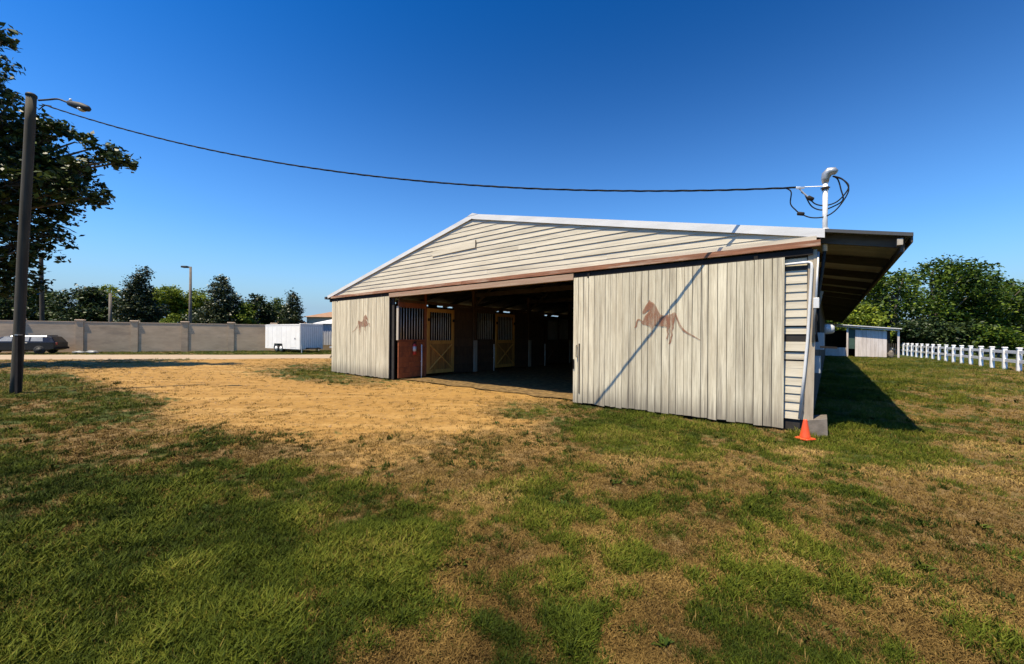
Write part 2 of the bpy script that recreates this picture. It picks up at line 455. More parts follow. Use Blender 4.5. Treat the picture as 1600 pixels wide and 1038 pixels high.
# ---------------------------------------------------------------- ground cover map (world-fixed): green grass, bare dirt, rest is dry grass
CTRL = [(0,600,.75,.1),(100,605,.8,.1),(200,625,.7,.2),(150,640,.75,.1),(50,650,.5,.1),(220,655,.4,.3),(-150,620,.7,.1),
(0,680,.25,.15),(100,690,.22,.2),(200,690,.28,.2),(280,683,.4,.35),(330,697,.62,.1),(400,700,.3,.4),
(0,720,.85,0),(150,722,.85,0),(300,732,.85,0),(400,730,.75,0),(460,742,.6,.1),
(0,850,.95,0),(200,850,1,0),(400,850,1,0),(550,860,.85,0),(300,780,.95,0),(500,790,.75,.0),(60,800,.85,0),
(0,1030,.95,0),(200,1030,.95,0),(350,1030,.85,0),(450,1030,.4,0),(520,1030,.35,0),(600,980,.65,0),(700,1030,.4,0),
(600,770,.35,.2),(700,765,.3,.2),(650,820,.6,0),(750,805,.55,0),(800,865,.4,0),(750,885,.32,0),(870,850,.75,0),(830,790,.6,0),(900,800,.38,.1),(880,930,.6,0),
(300,620,0,1),(250,600,0,.95),(400,600,0,1),(500,620,0,1),(600,620,0,1),(700,620,0,1),(850,618,0,1),(300,650,.03,.9),(400,670,.03,.9),(550,660,0,1),(700,660,.03,.9),(800,660,.05,.8),
(350,580,0,1),(450,572,.02,1),(550,600,0,1),(650,596,0,1),(200,590,.1,.9),(620,605,0,1),(740,600,0,1),
(600,705,.1,.6),(700,720,.18,.4),(500,705,.12,.65),(800,700,.18,.45),(850,740,.25,.2),(950,740,.3,.1),
(480,577,.95,0),(530,585,.9,0),(580,591,.85,0),(612,593,.7,.1),(425,579,.4,.6),
(880,645,.85,0),(950,665,.95,0),(1000,680,.9,0),(1050,690,.8,0),(1120,695,.65,0),(1180,705,.45,.1),(850,640,.3,.5),
(1000,740,.3,.1),(1060,745,.55,0),(1150,740,.25,.1),(1250,722,.22,.1),(1350,750,.3,.1),(1450,760,.3,.1),(1350,790,.6,0),(1200,800,.4,0),(1100,820,.2,.1),(950,830,.6,0),(1000,870,.8,0),(1100,900,.85,0),
(1050,955,.15,0),(1000,985,.15,0),(1000,1030,.25,0),(1200,930,.95,0),(1300,960,.9,0),(1250,1030,.85,0),(1400,1000,.75,0),(1500,1030,.55,0),(1350,900,.18,.1),(1450,880,.2,.1),(1550,900,.22,.1),(1480,940,.4,0),(1550,820,.35,.1),(1150,860,.3,0),(1250,860,.35,0),
(1350,700,.97,0),(1420,690,.95,0),(1310,690,.85,0),(1380,600,.97,0),(1350,570,.95,0),(1450,600,.8,0),(1500,620,.6,0),(1550,622,.35,.1),(1590,600,.6,0),(1500,680,.5,0),(1580,680,.3,.1),(1560,645,.3,.2),(1450,560,.9,0),(1590,760,.3,.1),(1800,700,.5,0),(1800,580,.8,0),
(200,551,.75,.1),(400,549,.85,0),(0,552,.6,.3),(-200,560,.6,.3),(0,575,.3,.5),(100,570,.3,.6)]
_c = np.array(CTRL, float)
_m = (_c[:, 0] > 620) & (_c[:, 1] > 715)
_c[_m, 2] *= 0.84
_cx, _cy = _c[:, 0] / 100.0, 4.2 * np.log(_c[:, 1] - 520)
def cover(x, y):
    """(green, dirt) of ground points"""
    yy = np.maximum(y, 1.0)
    ux, uy = F * x / yy, PY + F * EYE / yy - 519.0
    px = np.clip(800 + ux * math.cos(ROLL) - uy * math.sin(ROLL), -250, 1850)
    py = np.clip(519 + ux * math.sin(ROLL) + uy * math.cos(ROLL), 540, 1100)
    X, Y = px / 100.0, 4.2 * np.log(py - 520)
    gsum = np.zeros_like(x); dsum = np.zeros_like(x); wsum = np.full_like(x, 1e-9)
    for cx, cy, (a, b, g, d) in zip(_cx, _cy, _c):
        w = np.exp(-((X - cx) ** 2 + (Y - cy) ** 2) / (2 * 0.42 ** 2)) + 1e-5 / (0.1 + (X - cx) ** 2 + (Y - cy) ** 2) ** 2
        gsum += w * g; dsum += w * d; wsum += w
    g, d = gsum / wsum, dsum / wsum
    n1 = fbm(x * 0.9 + 31, y * 0.9 + 12, 4) - 0.5
    n2 = fbm(x * 3.1 + 3, y * 3.1 + 71, 4) - 0.5
    n4 = fbm(x * 9.0 + 13, y * 9.0 + 1, 3) - 0.5
    n3 = fbm(x * 0.8 + 90, y * 2.0 + 40, 4) - 0.5
    g = np.clip(g + (n1 * 1.15 + n2 * 1.8 + n4 * 1.6) * (0.4 + 0.75 * np.clip(1 - np.abs(2 * g - 1), 0, 1)), 0, 1)
    d = np.clip(d + n3 * 0.9 * (0.15 + np.clip(1 - np.abs(2 * d - 1), 0, 1)) + (n2 * 0.7 + n4 * 0.7) * np.clip(d * 3, 0, 1) * (1.15 - d), 0, 1)
    return g, d

RUT = np.array([(-34, 25.5), (-25, 23.0), (-18, 20.2), (-12, 17.6), (-7, 15.6), (-3, 14.2), (0.5, 14.0), (3, 15.5), (6, 19)])
def ruts(x, y):
    """two wheel tracks worn from the road into the barn"""
    best = np.full_like(x, 99.0)
    for a, b in zip(RUT[:-1], RUT[1:]):
        ab = b - a; t = np.clip(((x - a[0]) * ab[0] + (y - a[1]) * ab[1]) / (ab @ ab), 0, 1)
        best = np.minimum(best, np.hypot(x - a[0] - t * ab[0], y - a[1] - t * ab[1]))
    w = 0.12 + 0.25 * fbm(x * 0.5 + 4, y * 0.5 + 9, 3)
    return np.exp(-((best - 0.85 - 0.5 * (fbm(x * 0.3, y * 0.3, 2) - 0.5)) / w) ** 2) * np.clip(fbm(x * 1.2 + 44, y * 1.2, 3) * 2.4 - 0.6, 0, 1)
def ground_height(x, y):
    r = np.hypot(x, y)
    k = np.clip((19 - r) / 6, 0, 1)
    return ((fbm(x * 0.7, y * 0.7, 3) - 0.5) * 0.05 + (fbm(x * 2.7 + 9, y * 2.7, 3) - 0.5) * 0.03 - 0.012) * k - 0.012 * ruts(x, y) * k

def ground_mat():
    m, nt, bs, out = new_mat('field_ground')
    at_ = N(nt, 'ShaderNodeAttribute', attribute_name='cover')
    sp = N(nt, 'ShaderNodeSeparateColor')
    nt.links.new(at_.outputs['Color'], sp.inputs[0])
    tc = N(nt, 'ShaderNodeTexCoord')
    def nz(sc, det=6, ro=0.65):
        n = N(nt, 'ShaderNodeTexNoise', i_Scale=float(sc), i_Detail=float(det), i_Roughness=ro)
        nt.links.new(tc.outputs['Object'], n.inputs['Vector'])
        return n.outputs['Fac']
    fine, med, big = nz(38, 7), nz(7, 6), nz(0.9, 5)
    mp = N(nt, 'ShaderNodeMapping'); mp.inputs['Scale'].default_value = (9, 60, 9); mp.inputs['Rotation'].default_value = (0, 0, 0.6)
    nt.links.new(tc.outputs['Object'], mp.inputs['Vector'])
    st = N(nt, 'ShaderNodeTexNoise', i_Scale=1.0, i_Detail=4.0)
    nt.links.new(mp.outputs[0], st.inputs['Vector'])
    dirt = ramp(nt, big, [(0.3, (0.225, 0.120, 0.028)), (0.7, (0.295, 0.164, 0.042))]).outputs[0]
    dirt = mix(nt, ramp(nt, med, [(0.45, (0, 0, 0)), (0.66, (0.8,) * 3)]).outputs[0], dirt, (0.345, 0.205, 0.062))
    mt = N(nt, 'ShaderNodeMapping'); mt.inputs['Scale'].default_value = (0.16, 2.3, 1); mt.inputs['Rotation'].default_value = (0, 0, 0.42)
    nt.links.new(tc.outputs['Object'], mt.inputs['Vector'])
    tk = N(nt, 'ShaderNodeTexNoise', i_Scale=1.0, i_Detail=5.0, i_Roughness=0.6)
    nt.links.new(mt.outputs[0], tk.inputs['Vector'])
    dirt = mix(nt, ramp(nt, tk.outputs['Fac'], [(0.5, (0, 0, 0)), (0.72, (0.75,) * 3)]).outputs[0], dirt, (0.385, 0.238, 0.082))
    dirt = mix(nt, ramp(nt, tk.outputs['Fac'], [(0.28, (0.6,) * 3), (0.45, (0, 0, 0))]).outputs[0], dirt, (0.175, 0.098, 0.032))
    dirt = mix(nt, ramp(nt, nz(2.6, 7, 0.7), [(0.36, (0.6,) * 3), (0.48, (0, 0, 0))]).outputs[0], dirt, (0.16, 0.088, 0.026))
    dirt = mix(nt, ramp(nt, fine, [(0.34, (0.75,) * 3), (0.50, (0, 0, 0))]).outputs[0], dirt, (0.17, 0.095, 0.028))
    rm_ = N(nt, 'ShaderNodeMath', operation='MULTIPLY'); rm_.inputs[1].default_value = 0.6
    nt.links.new(sp.outputs[2], rm_.inputs[0])
    dirt = mix(nt, rm_.outputs[0], dirt, (0.42, 0.265, 0.095))
    dry = ramp(nt, fine, [(0.28, (0.046, 0.030, 0.012)), (0.5, (0.130, 0.084, 0.031)), (0.72, (0.22, 0.148, 0.058))]).outputs[0]
    dry = mix(nt, ramp(nt, st.outputs['Fac'], [(0.5, (0, 0, 0)), (0.75, (0.5,) * 3)]).outputs[0], dry, (0.23, 0.15, 0.06))
    grn = ramp(nt, fine, [(0.28, (0.012, 0.016, 0.004)), (0.5, (0.036, 0.048, 0.008)), (0.72, (0.075, 0.088, 0.014))]).outputs[0]
    grn = mix(nt, ramp(nt, med, [(0.5, (0, 0, 0)), (0.8, (0.5,) * 3)]).outputs[0], grn, (0.09, 0.08, 0.018))
    def soft(sock, a, b):
        ad = N(nt, 'ShaderNodeMath', operation='MULTIPLY_ADD')
        ad.inputs[1].default_value = 0.55; ad.inputs[2].default_value = -0.275
        nt.links.new(med, ad.inputs[0])
        sm = N(nt, 'ShaderNodeMath', operation='ADD')
        nt.links.new(sock, sm.inputs[0]); nt.links.new(ad.outputs[0], sm.inputs[1])
        mr = N(nt, 'ShaderNodeMapRange', interpolation_type='SMOOTHSTEP')
        mr.inputs[1].default_value = a; mr.inputs[2].default_value = b
        nt.links.new(sm.outputs[0], mr.inputs[0])
        return mr.outputs[0]
    c = mix(nt, soft(sp.outputs[1], 0.22, 0.92), dry, dirt)
    c = mix(nt, soft(sp.outputs[0], 0.35, 0.70), c, grn)
    nt.links.new(c, bs.inputs['Base Color'])
    bs.inputs['Roughness'].default_value = 0.95
    bs.inputs['Specular IOR Level'].default_value = 0.15
    h = N(nt, 'ShaderNodeMath', operation='ADD')
    nt.links.new(fine, h.inputs[0]); nt.links.new(med, h.inputs[1])
    bp = N(nt, 'ShaderNodeBump', i_Strength=0.7, i_Distance=0.035)
    nt.links.new(h.outputs[0], bp.inputs['Height'])
    nt.links.new(bp.outputs[0], bs.inputs['Normal'])
    return m

def make_ground():
    rad = np.concatenate([[0.0], np.geomspace(0.5, 60, 215), np.geomspace(66, 4000, 26)])
    ang = np.concatenate([np.linspace(-68, 68, 440), np.linspace(68, 292, 60)[1:-1]])
    a = np.radians(90 - ang)
    R_, A_ = np.meshgrid(rad[1:], a, indexing='ij')
    x, y = (R_ * np.cos(A_)).ravel(), (R_ * np.sin(A_)).ravel()
    x, y = np.concatenate([[0.0], x]), np.concatenate([[0.0], y])
    nr, na = len(rad) - 1, len(a)
    i, k = np.meshgrid(np.arange(nr - 1), np.arange(na), indexing='ij')
    j = (k + 1) % na
    q = np.stack([1 + i * na + k, 1 + i * na + j, 1 + (i + 1) * na + j, 1 + (i + 1) * na + k], -1).reshape(-1, 4)
    faces = [tuple(t) for t in q[:, ::-1].tolist()] + [(0, 1 + (k2 + 1) % na, 1 + k2) for k2 in range(na)]
    z = ground_height(x, y)
    me = bpy.data.meshes.new('ground')
    me.from_pydata(np.stack([x, y, z], 1).tolist(), [], faces)
    g, d = cover(x, y)
    behind = y < 1.2
    g = np.where(behind, 0.7, g); d = np.where(behind, 0.0, d)
    ca = me.color_attributes.new('cover', 'FLOAT_COLOR', 'POINT')
    ca.data.foreach_set('color', np.stack([g, d, ruts(x, y), np.ones_like(g)], 1).astype(np.float32).ravel())
    me.materials.append(ground_mat())
    me.polygons.foreach_set('use_smooth', [True] * len(me.polygons))
    me.update()
    o = link('ground', me)
    return tag(o, 'sandy field of worn grass and bare orange dirt', 'ground', kind='structure')
ground = make_ground()

# gravel road along the wall
def make_road():
    pts = [(-120, 3, 5.0), (-80, 13, 5.2), (-55, 19.5, 5.6), (-40, 23.5, 5.8), (-30, 25.9, 6.0), (-20, 27.6, 6.0), (-13, 29.3, 5.4), (-8, 33, 4.6), (-3, 40, 4.2), (4, 49, 4.0), (12, 60, 4.0)]
    P = [Vector((a, b)) for a, b, _ in pts]
    L, Rr = [], []
    for s in np.linspace(0, len(P) - 1.001, 160):
        i = int(s); t = s - i
        p = P[i].lerp(P[i + 1], t); w = pts[i][2] * (1 - t) + pts[i + 1][2] * t
        d = (P[min(i + 2, len(P) - 1)] - P[max(i - 1, 0)]).normalized()
        n = Vector((-d.y, d.x))
        e1 = (mnoise.noise(Vector((s * 1.9, 0.3, 0))) ) * 0.5
        e2 = (mnoise.noise(Vector((s * 1.7, 9.3, 0))) ) * 0.5
        L.append(p + n * (w / 2 + e1)); Rr.append(p - n * (w / 2 + e2))
    n = len(L)
    mb = MB()
    mb.add([(p.x, p.y, 0.006) for p in L] + [(p.x, p.y, 0.006) for p in Rr], [(i, n + i, n + i + 1, i + 1) for i in range(n - 1)])
    o = mb.build('gravel_road', M['road'])
    tag(o, 'pale gravel road running along the concrete wall', 'road', kind='structure')
make_road()

# ---------------------------------------------------------------- barn
A = gnd(1225, 672)
U = Vector((-767.5, 616, 0)).normalized()            # to the left along the front
V = Vector((U.y, -U.x, 0))                         # into the barn
RZ = math.atan2(-U.y, -U.x)
BS = Vector((1.075, 1.075, 1.0655))                # barn units to metres
def W(X, Y, Z=0.0):
    return A - U * X * BS.x + V * Y * BS.y + Vector((0, 0, Z * BS.z))
X_L, X_R, X_A = -14.72, 0.34, -7.06                # left and right wall, ridge
XE_L, XE_R = -15.18, 1.46                          # eaves
Z_A, SL = 4.86, 0.2195
LEN = 35.0
def rz(X): return Z_A - SL * abs(X - X_A)          # top of the roof
barn = empty('barn', A, RZ, 'long low white horse barn with gable siding and open sliding doors', 'barn')
barn.scale = BS

# gable clapboards
Z0 = 3.036
STEP = 0.1285
def clap_piece(x0b, x1b, x0t, x1t, z0, z1, y=0.0, tilt=0.0):
    lap = 0.012
    mb = MB()
    v = [(x0b, y - 0.024, z0), (x1b, y - 0.024, z0 + tilt), (x1t, y - 0.008, z1 + lap + tilt), (x0t, y - 0.008, z1 + lap),
         (x0b, y - 0.004, z0), (x1b, y - 0.004, z0 + tilt), (x1t, y - 0.0025, z1 + lap + tilt), (x0t, y - 0.0025, z1 + lap)]
    mb.add(v, [(0, 1, 2, 3), (7, 6, 5, 4), (1, 0, 4, 5), (2, 1, 5, 6), (3, 2, 6, 7), (0, 3, 7, 4)])
    return mb
k = 0
z = Z0
while z < Z_A - 0.2:
    z1 = min(z + STEP, Z_A - 0.1)
    half_b = max((Z_A - 0.11 - z) / SL, 0); half_t = max((Z_A - 0.11 - z1) / SL, 0.05)
    xb0, xb1 = max(X_A - half_b, X_L), min(X_A + half_b, X_R)
    xt0, xt1 = max(X_A - half_t, X_L), min(X_A + half_t, X_R)
    cuts = [xb0]
    x = xb0 + random.uniform(2.0, 4.5)
    while x < xb1 - 1.5:
        if xt0 < x < xt1: cuts.append(x)
        x += random.uniform(3.2, 5.0)
    cuts.append(xb1)
    for a, b in zip(cuts[:-1], cuts[1:]):
        ta = xt0 if a == xb0 else a + 0.0006
        tb = xt1 if b == xb1 else b - 0.0006
        aa = a if a == xb0 else a + 0.0006
        bb = b if b == xb1 else b - 0.0006
        clap_piece(aa, bb, ta, tb, z, z1, random.uniform(-0.004, 0.002), random.uniform(-0.006, 0.006)).build('clapboard', M['clap'], barn)
    z += STEP; k += 1
# one loose length of siding, hanging out from the gable
z = Z0 + STEP * 7
mb = clap_piece(-8.75, -6.95, -8.75, -6.95, z - 0.045, z + 0.10, -0.016, 0.040)
mb.build('clapboard', M['clap'], barn)['label'] = 'loose sagging length of siding'
MB().box(-6.950, -6.935, -0.050, -0.031, z - 0.005, z + 0.20).build('dark_strip', M['dark_wood'], barn)  # dark upright strip at the end of the loose board
# wall behind the siding
mb = MB()
mb.extrude([(X_L, 2.79), (X_R, 2.79), (X_R, rz(X_R) - 0.14), (X_A, Z_A - 0.14), (X_L, rz(X_L) - 0.14)], 0.0, 0.05)
mb.build('gable_sheathing', M['plank_back'], barn)
# rake trim and roof
def slope_box(mb, xa, xb, y0, y1, t0, t1):
    """slab following the roof between xa and xb, from t0 to t1 under the roof line"""
    p = [(xa, rz(xa) - t1), (xb, rz(xb) - t1), (xb, rz(xb) - t0), (xa, rz(xa) - t0)]
    return mb.extrude(p, y0, y1)
slope_box(MB(), X_A + 0.0, 0.50, -0.058, -0.034, -0.006, 0.135).build('rake_trim', M['rake'], barn)
slope_box(MB(), XE_L, X_A - 0.0, -0.058, -0.034, -0.006, 0.115).build('rake_trim', M['rake'], barn)
slope_box(MB(), 0.50, XE_R, -0.070, -0.051, 0.0, 0.05).build('drip_edge', M['roof_edge'], barn)
def roof_slab(x0, x1, sgn):
    n = 90
    mb = MB()
    # corrugated sheet: ridges run down the slope
    ys = np.linspace(-0.05, LEN + 0.3, n * 2 + 1)
    vs_ = []
    for i, y in enumerate(ys):
        h = 0.018 if i % 2 else 0.0
        vs_ += [(x0, y, rz(x0) - 0.02 + h), (x1, y, rz(x1) - 0.02 + h), (x0, y, rz(x0) - 0.035 + h), (x1, y, rz(x1) - 0.035 + h)]
    fs = []
    for i in range(len(ys) - 1):
        b = i * 4
        fs += [(b, b + 1, b + 5, b + 4), (b + 2, b + 6, b + 7, b + 3)]
    fs += [(0, 2, 3, 1), (b + 4, b + 5, b + 7, b + 6)]
    return mb.add(vs_, fs)
roof_slab(XE_L, X_A, -1).build('roof_sheet', M['sheet'], barn)
roof_slab(X_A, XE_R, 1).build('roof_sheet', M['sheet'], barn)
mb = MB(); mb.extrude([(X_A - 0.2, rz(X_A - 0.2) + 0.01), (X_A + 0.2, rz(X_A + 0.2) + 0.01), (X_A, Z_A + 0.03)], -0.062, LEN + 0.32)
mb.build('ridge_cap', M['rake'], barn)
# rafters and purlins
y = 0.12
while y < LEN:
    for xa, xb in ((X_A + 0.02, XE_R - 0.06), (XE_L + 0.06, X_A - 0.02)):
        slope_box(MB(), xa, xb, y, y + 0.06, 0.036, 0.19).build('rafter', M['rafter'], barn)
    y += 1.95
for xx in (XE_R - 0.10, -2.4, -4.8, -9.4, -11.9, XE_L + 0.10):
    slope_box(MB(), xx - 0.02, xx + 0.02, 0.0, LEN, 0.178, 0.27).build('purlin', M['rafter'], barn)
MB().box(XE_R - 0.02, XE_R + 0.0, -0.045, LEN, rz(XE_R) - 0.13, rz(XE_R) - 0.038).build('eave_board', M['rafter'], barn)
MB().box(XE_R - 0.16, XE_R - 0.10, -0.048, 0.06, rz(XE_R) - 0.15, rz(XE_R) - 0.06).build('rafter_tip', M['pale_post'], barn)
# header boards over the doors
MB().box(X_L - 0.05, -7.4, -0.120, -0.035, 2.945, 3.030).build('header_board', M['header'], barn)
MB().box(-7.395, 0.45, -0.120, -0.035, 2.940, 3.034).build('header_board', M['header'], barn)
MB().box(-2.6, 0.40, -0.060, -0.032, 3.036, 3.11).build('header_cap_board', M['clap'], barn)
MB().box(X_L - 0.02, -10.86, -0.075, -0.002, 2.82, 2.912).build('door_track', M['iron'], barn)
MB().box(-3.86, X_R + 0.02, -0.075, -0.002, 2.82, 2.912).build('door_track', M['iron'], barn)
MB().box(-10.855, -3.865, -0.110, -0.002, 2.775, 2.911).build('lintel', M['header_pale'], barn)

# sliding doors
HORSE = [(366,190),(380,222),(425,240),(468,290),(500,360),(540,425),(600,448),(680,432),(735,410),(772,396),(802,430),(832,515),(880,615),(960,702),(1080,774),(1205,857),(1072,792),(945,728),(858,645),(812,545),(786,462),
 (776,520),(756,590),(754,650),(730,708),(740,760),(722,820),(714,880),(692,912),(672,908),(690,860),(698,810),(708,760),(694,715),(702,650),(688,650),(668,702),(680,745),(662,790),(656,825),(632,830),(642,790),(656,745),(640,700),(640,640),
 (590,622),(520,628),(450,616),(428,640),(412,690),(416,730),(398,780),(376,786),(392,738),(386,690),(380,640),(335,616),(290,604),(245,588),(214,545),(182,530),(166,570),(160,620),(134,648),(116,640),(140,608),(146,552),(172,504),(220,508),(258,536),(268,500),(290,452),(332,405),(372,350),(338,368),(302,404),(268,424),(246,408),(252,376),(284,318),(318,262),(346,228)]
def front_xz(px, py, off):
    px, py = unroll(px, py)
    r = Vector(((px - PX) / F, 1.0, (PY - py) / F))
    c = Vector((0, 0, EYE))
    t = (A + V * off - c).dot(V) / r.dot(V)
    p = c + r * t
    return -(p - A).dot(U) / BS.x, p.z / BS.z
def horse_poly():
    return [front_xz(980 + a / 10.377, 450 + b / 10.38, -0.10) for a, b in HORSE]
def sliding_door(x0, x1, mirror):
    d = MB()
    for zz in (0.22, 1.35, 2.55): d.box(x0 + 0.02, x1 - 0.02, -0.058, -0.020, zz, zz + 0.14)
    d.box(x0 + 0.03, x1 - 0.03, -0.064, -0.0585, 0.16, 2.80)
    door = d.build('sliding_door', M['plank_back'], barn)
    x = x0
    while x < x1 - 0.05:
        w = random.uniform(0.115, 0.15)
        if x + w > x1 - 0.07: w = x1 - x
        yo = random.uniform(-0.006, 0.004)
        g = random.uniform(0.003, 0.0075)
        mb = MB()
        za, zb = 0.045 + random.uniform(-0.012, 0.012), 2.815
        t = random.uniform(-0.003, 0.003)
        mb.add([(-w/2+g, -0.012, za), (w/2-g, -0.012 + t, za + random.uniform(-0.012, 0.012)), (w/2-g, 0.012, za), (-w/2+g, 0.012, za), (-w/2+g, -0.012, zb), (w/2-g, -0.012 + t, zb), (w/2-g, 0.012, zb), (-w/2+g, 0.012, zb)],
               [(0, 3, 2, 1), (4, 5, 6, 7), (0, 1, 5, 4), (1, 2, 6, 5), (2, 3, 7, 6), (3, 0, 4, 7)])
        mb.build('plank', M['plank'], door, loc=(x + w / 2, -0.082 + yo, 0))
        x += w
    poly = horse_poly()
    if mirror:
        cx = sum(p[0] for p in poly) / len(poly); cz = sum(p[1] for p in poly) / len(poly)
        mx, mz = front_xz(567, 509, -0.10)
        poly = [(mx - (a - cx) * 1.0, mz + (b - cz) * 0.85) for a, b in poly][::-1]
    hm = MB()
    sm_ = []
    for i in range(len(poly)):                       # rounded outline
        p0_, p1_, p2_, p3_ = (Vector(poly[(i + j) % len(poly)]) for j in (-1, 0, 1, 2))
        for t in (0.0, 0.33, 0.66):
            sm_.append(tuple(0.5 * (2 * p1_ + (p2_ - p0_) * t + (2 * p0_ - 5 * p1_ + 4 * p2_ - p3_) * t * t + (3 * p1_ - p0_ - 3 * p2_ + p3_) * t ** 3)))
    poly = sm_
    n = len(poly)
    hm.add([(a, -0.1035, b) for a, b in poly], [tuple(range(n))])
    ho = hm.build('painted_horse', M['paint'], door)
    ho['label'] = 'worn red brown galloping horse painted on the planks'
    return door
dr = sliding_door(-3.87, 0.0, False); dr['label'] = 'right sliding door crossed by a cable shadow'
dl = sliding_door(X_L, -10.85, True); dl['label'] = 'left sliding door with small painted horse'
hb = MB(); hb.tube([(-3.76, -0.105, 1.05), (-3.76, -0.14, 1.06), (-3.76, -0.14, 1.30), (-3.76, -0.105, 1.31)], 0.010, 6); hb.build('handle', M['iron'], dr)
MB().box(-3.855, -3.83, -0.112, -0.101, 0.78, 1.0).build('latch', M['iron'], dr)
MB().box(-3.72, -3.69, -0.106, -0.098, 0.25, 1.35).build('edge_strip', M['dark_wood'], dr)
for xd in (-3.5, -0.4):
    MB().bbox(xd - 0.03, xd + 0.03, -0.095, -0.077, 2.78, 2.905, 0.004).build('hanger', M['iron'], dr)
for xd in (-14.3, -11.3):
    MB().bbox(xd - 0.03, xd + 0.03, -0.095, -0.077, 2.78, 2.905, 0.004).build('hanger', M['iron'], dl)

# siding strip to the right of the door
z = 0.20
i = 0
while z < 2.72:
    st = 0.137
    off = 0.0
    if i in (6, 7, 10): off = 0.012
    x1 = 0.285 - (0.03 if i in (6,) else 0)
    if i != 9:
        clap_piece(-0.6, x1, -0.6, x1, z, min(z + st, 2.78), off, random.uniform(-0.004, 0.004)).build('clapboard', M['clap'], barn)
    z += st; i += 1
MB().box(-3.9, X_R, 0.0, 0.045, 0.02, 2.786).build('front_sheathing', M['plank_back'], barn)
MB().box(X_L, -10.72, 0.0, 0.045, 0.02, 2.786).build('front_sheathing', M['plank_back'], barn)
MB().box(-0.05, 0.30, -0.03, -0.004, 2.60, 2.66).build('cross_strip', M['dark_wood'], barn)
# corner post, footing, side wall
mb = MB(); mb.add([(0.262,-0.06,0.20),(0.375,-0.06,0.20),(0.375,0.0,0.20),(0.262,0.0,0.20),(0.30,-0.04,2.9),(0.41,-0.04,2.9),(0.41,0.0,2.9),(0.30,0.0,2.9)], [(0,3,2,1),(4,5,6,7),(0,1,5,4),(1,2,6,5),(2,3,7,6),(3,0,4,7)])
mb.build('corner_post', M['post'], barn)
mb = MB(); mb.add([(0.30,-0.16,-0.1),(0.56,-0.16,-0.1),(0.56,0.30,-0.1),(0.30,0.30,-0.1),(0.315,-0.12,0.22),(0.545,-0.11,0.27),(0.54,0.28,0.28),(0.31,0.28,0.24)], [(0,3,2,1),(4,5,6,7),(0,1,5,4),(1,2,6,5),(2,3,7,6),(3,0,4,7)])
mb.build('concrete_footing', M['concrete'], barn)
y = 0.06; i = 0
while y < LEN:
    w = 0.9
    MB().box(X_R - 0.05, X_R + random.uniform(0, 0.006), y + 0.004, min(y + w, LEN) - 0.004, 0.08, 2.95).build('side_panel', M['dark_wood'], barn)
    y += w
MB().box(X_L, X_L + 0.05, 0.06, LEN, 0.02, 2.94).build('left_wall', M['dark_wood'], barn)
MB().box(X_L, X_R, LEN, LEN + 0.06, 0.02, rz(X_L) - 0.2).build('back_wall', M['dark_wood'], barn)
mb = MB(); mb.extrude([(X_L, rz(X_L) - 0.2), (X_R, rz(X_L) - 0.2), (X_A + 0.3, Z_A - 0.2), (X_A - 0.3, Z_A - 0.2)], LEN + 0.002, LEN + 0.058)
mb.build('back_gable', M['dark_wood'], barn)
# top plate blocks that break the light slit under the left eave
y = 0.06; i = 0
while y < LEN:
    w = random.choice((0.5, 0.8, 1.1))
    if i % 2 == 0: MB().box(X_L + 0.002, X_L + 0.045, y, y + w * 0.5, 2.942, 3.10).build('plate_block', M['dark_wood'], barn)
    else: w *= 1.3
    y += w * (0.5 if i % 2 == 0 else 1); i += 1
# gutter stub at the left eave
MB().box(XE_L - 0.10, XE_L + 0.02, -0.12, 0.5, rz(XE_L) - 0.14, rz(XE_L) - 0.04).build('gutter_stub', M['roof_edge'], barn)

# electrical service on the corner
g = MB(); g.tube([(0.0, -0.055, 2.70), (0.30, -0.062, 2.705), (0.335, -0.064, 2.69), (0.345, -0.066, 2.64), (0.30, -0.07, 1.5), (0.262, -0.075, 0.95), (0.205, -0.08, 0.22)], 0.021, 10)
g.build('conduit_pipe', M['pvc'], barn, True)
g = MB(); g.tube([(0.425, -0.03, 2.86), (0.40, -0.04, 2.2), (0.365, -0.07, 1.45)], 0.018, 8); g.build('conduit_pipe', M['alu'], barn, True)
g = MB(); g.bbox(0.365, 0.44, -0.075, 0.06, 1.98, 2.14, 0.006); g.build('junction_box', M['pvc'], barn)
g = MB()
for q in range(5):
    pts = [(0.385 + 0.012 * q, -0.04 + 0.02 * q, 1.98), (0.40 + 0.02 * math.sin(q * 2), -0.07 + 0.02 * q, 1.8), (0.39 + 0.02 * math.cos(q * 3), -0.05 + 0.02 * q, 1.62), (0.41 + 0.02 * math.sin(q), -0.03, 1.45)]
    g.tube(pts, 0.008, 6)
g.build('wire_bundle', M['cable'], barn, True)
g = MB(); g.bar((0.38, 0.60, 1.90), (0.455, 0.60, 2.30), 0.035, 0.06); g.build('knee_brace', M['post'], barn)
g = MB(); g.bbox(0.346, 0.50, 0.42, 0.66, 1.32, 1.60, 0.008); g.build('meter_box', M['grey_box'], barn)
g = MB(); g.lathe([(0.085, 0.502), (0.085, 0.54), (0.075, 0.60), (0.05, 0.63)], (0, 0.54, 1.66), 16, 'x'); g.build('meter_glass', M['glass'], barn, True)
g = MB(); g.bbox(0.346, 0.46, 0.15, 0.35, 0.95, 1.22, 0.008); g.build('breaker_box', M['grey_box'], barn)
g = MB(); g.bar((0.45, 0.10, 1.37), (0.66, 0.10, 1.36), 0.04, 0.03); g.build('bracket', M['iron'], barn)
g = MB(); g.tube([(0.50, 0.20, 2.9), (0.50, 0.20, 4.02)], 0.034, 12); mast = g.build('service_mast', M['pvc'], barn, True)
g = MB(); g.tube([(0.50, 0.20, 2.9), (0.47, 0.22, 2.6), (0.42, 0.30, 2.2), (0.42, 0.50, 1.6)], 0.024, 10); g.build('conduit_pipe', M['lamp_grey'], barn, True)
g = MB()
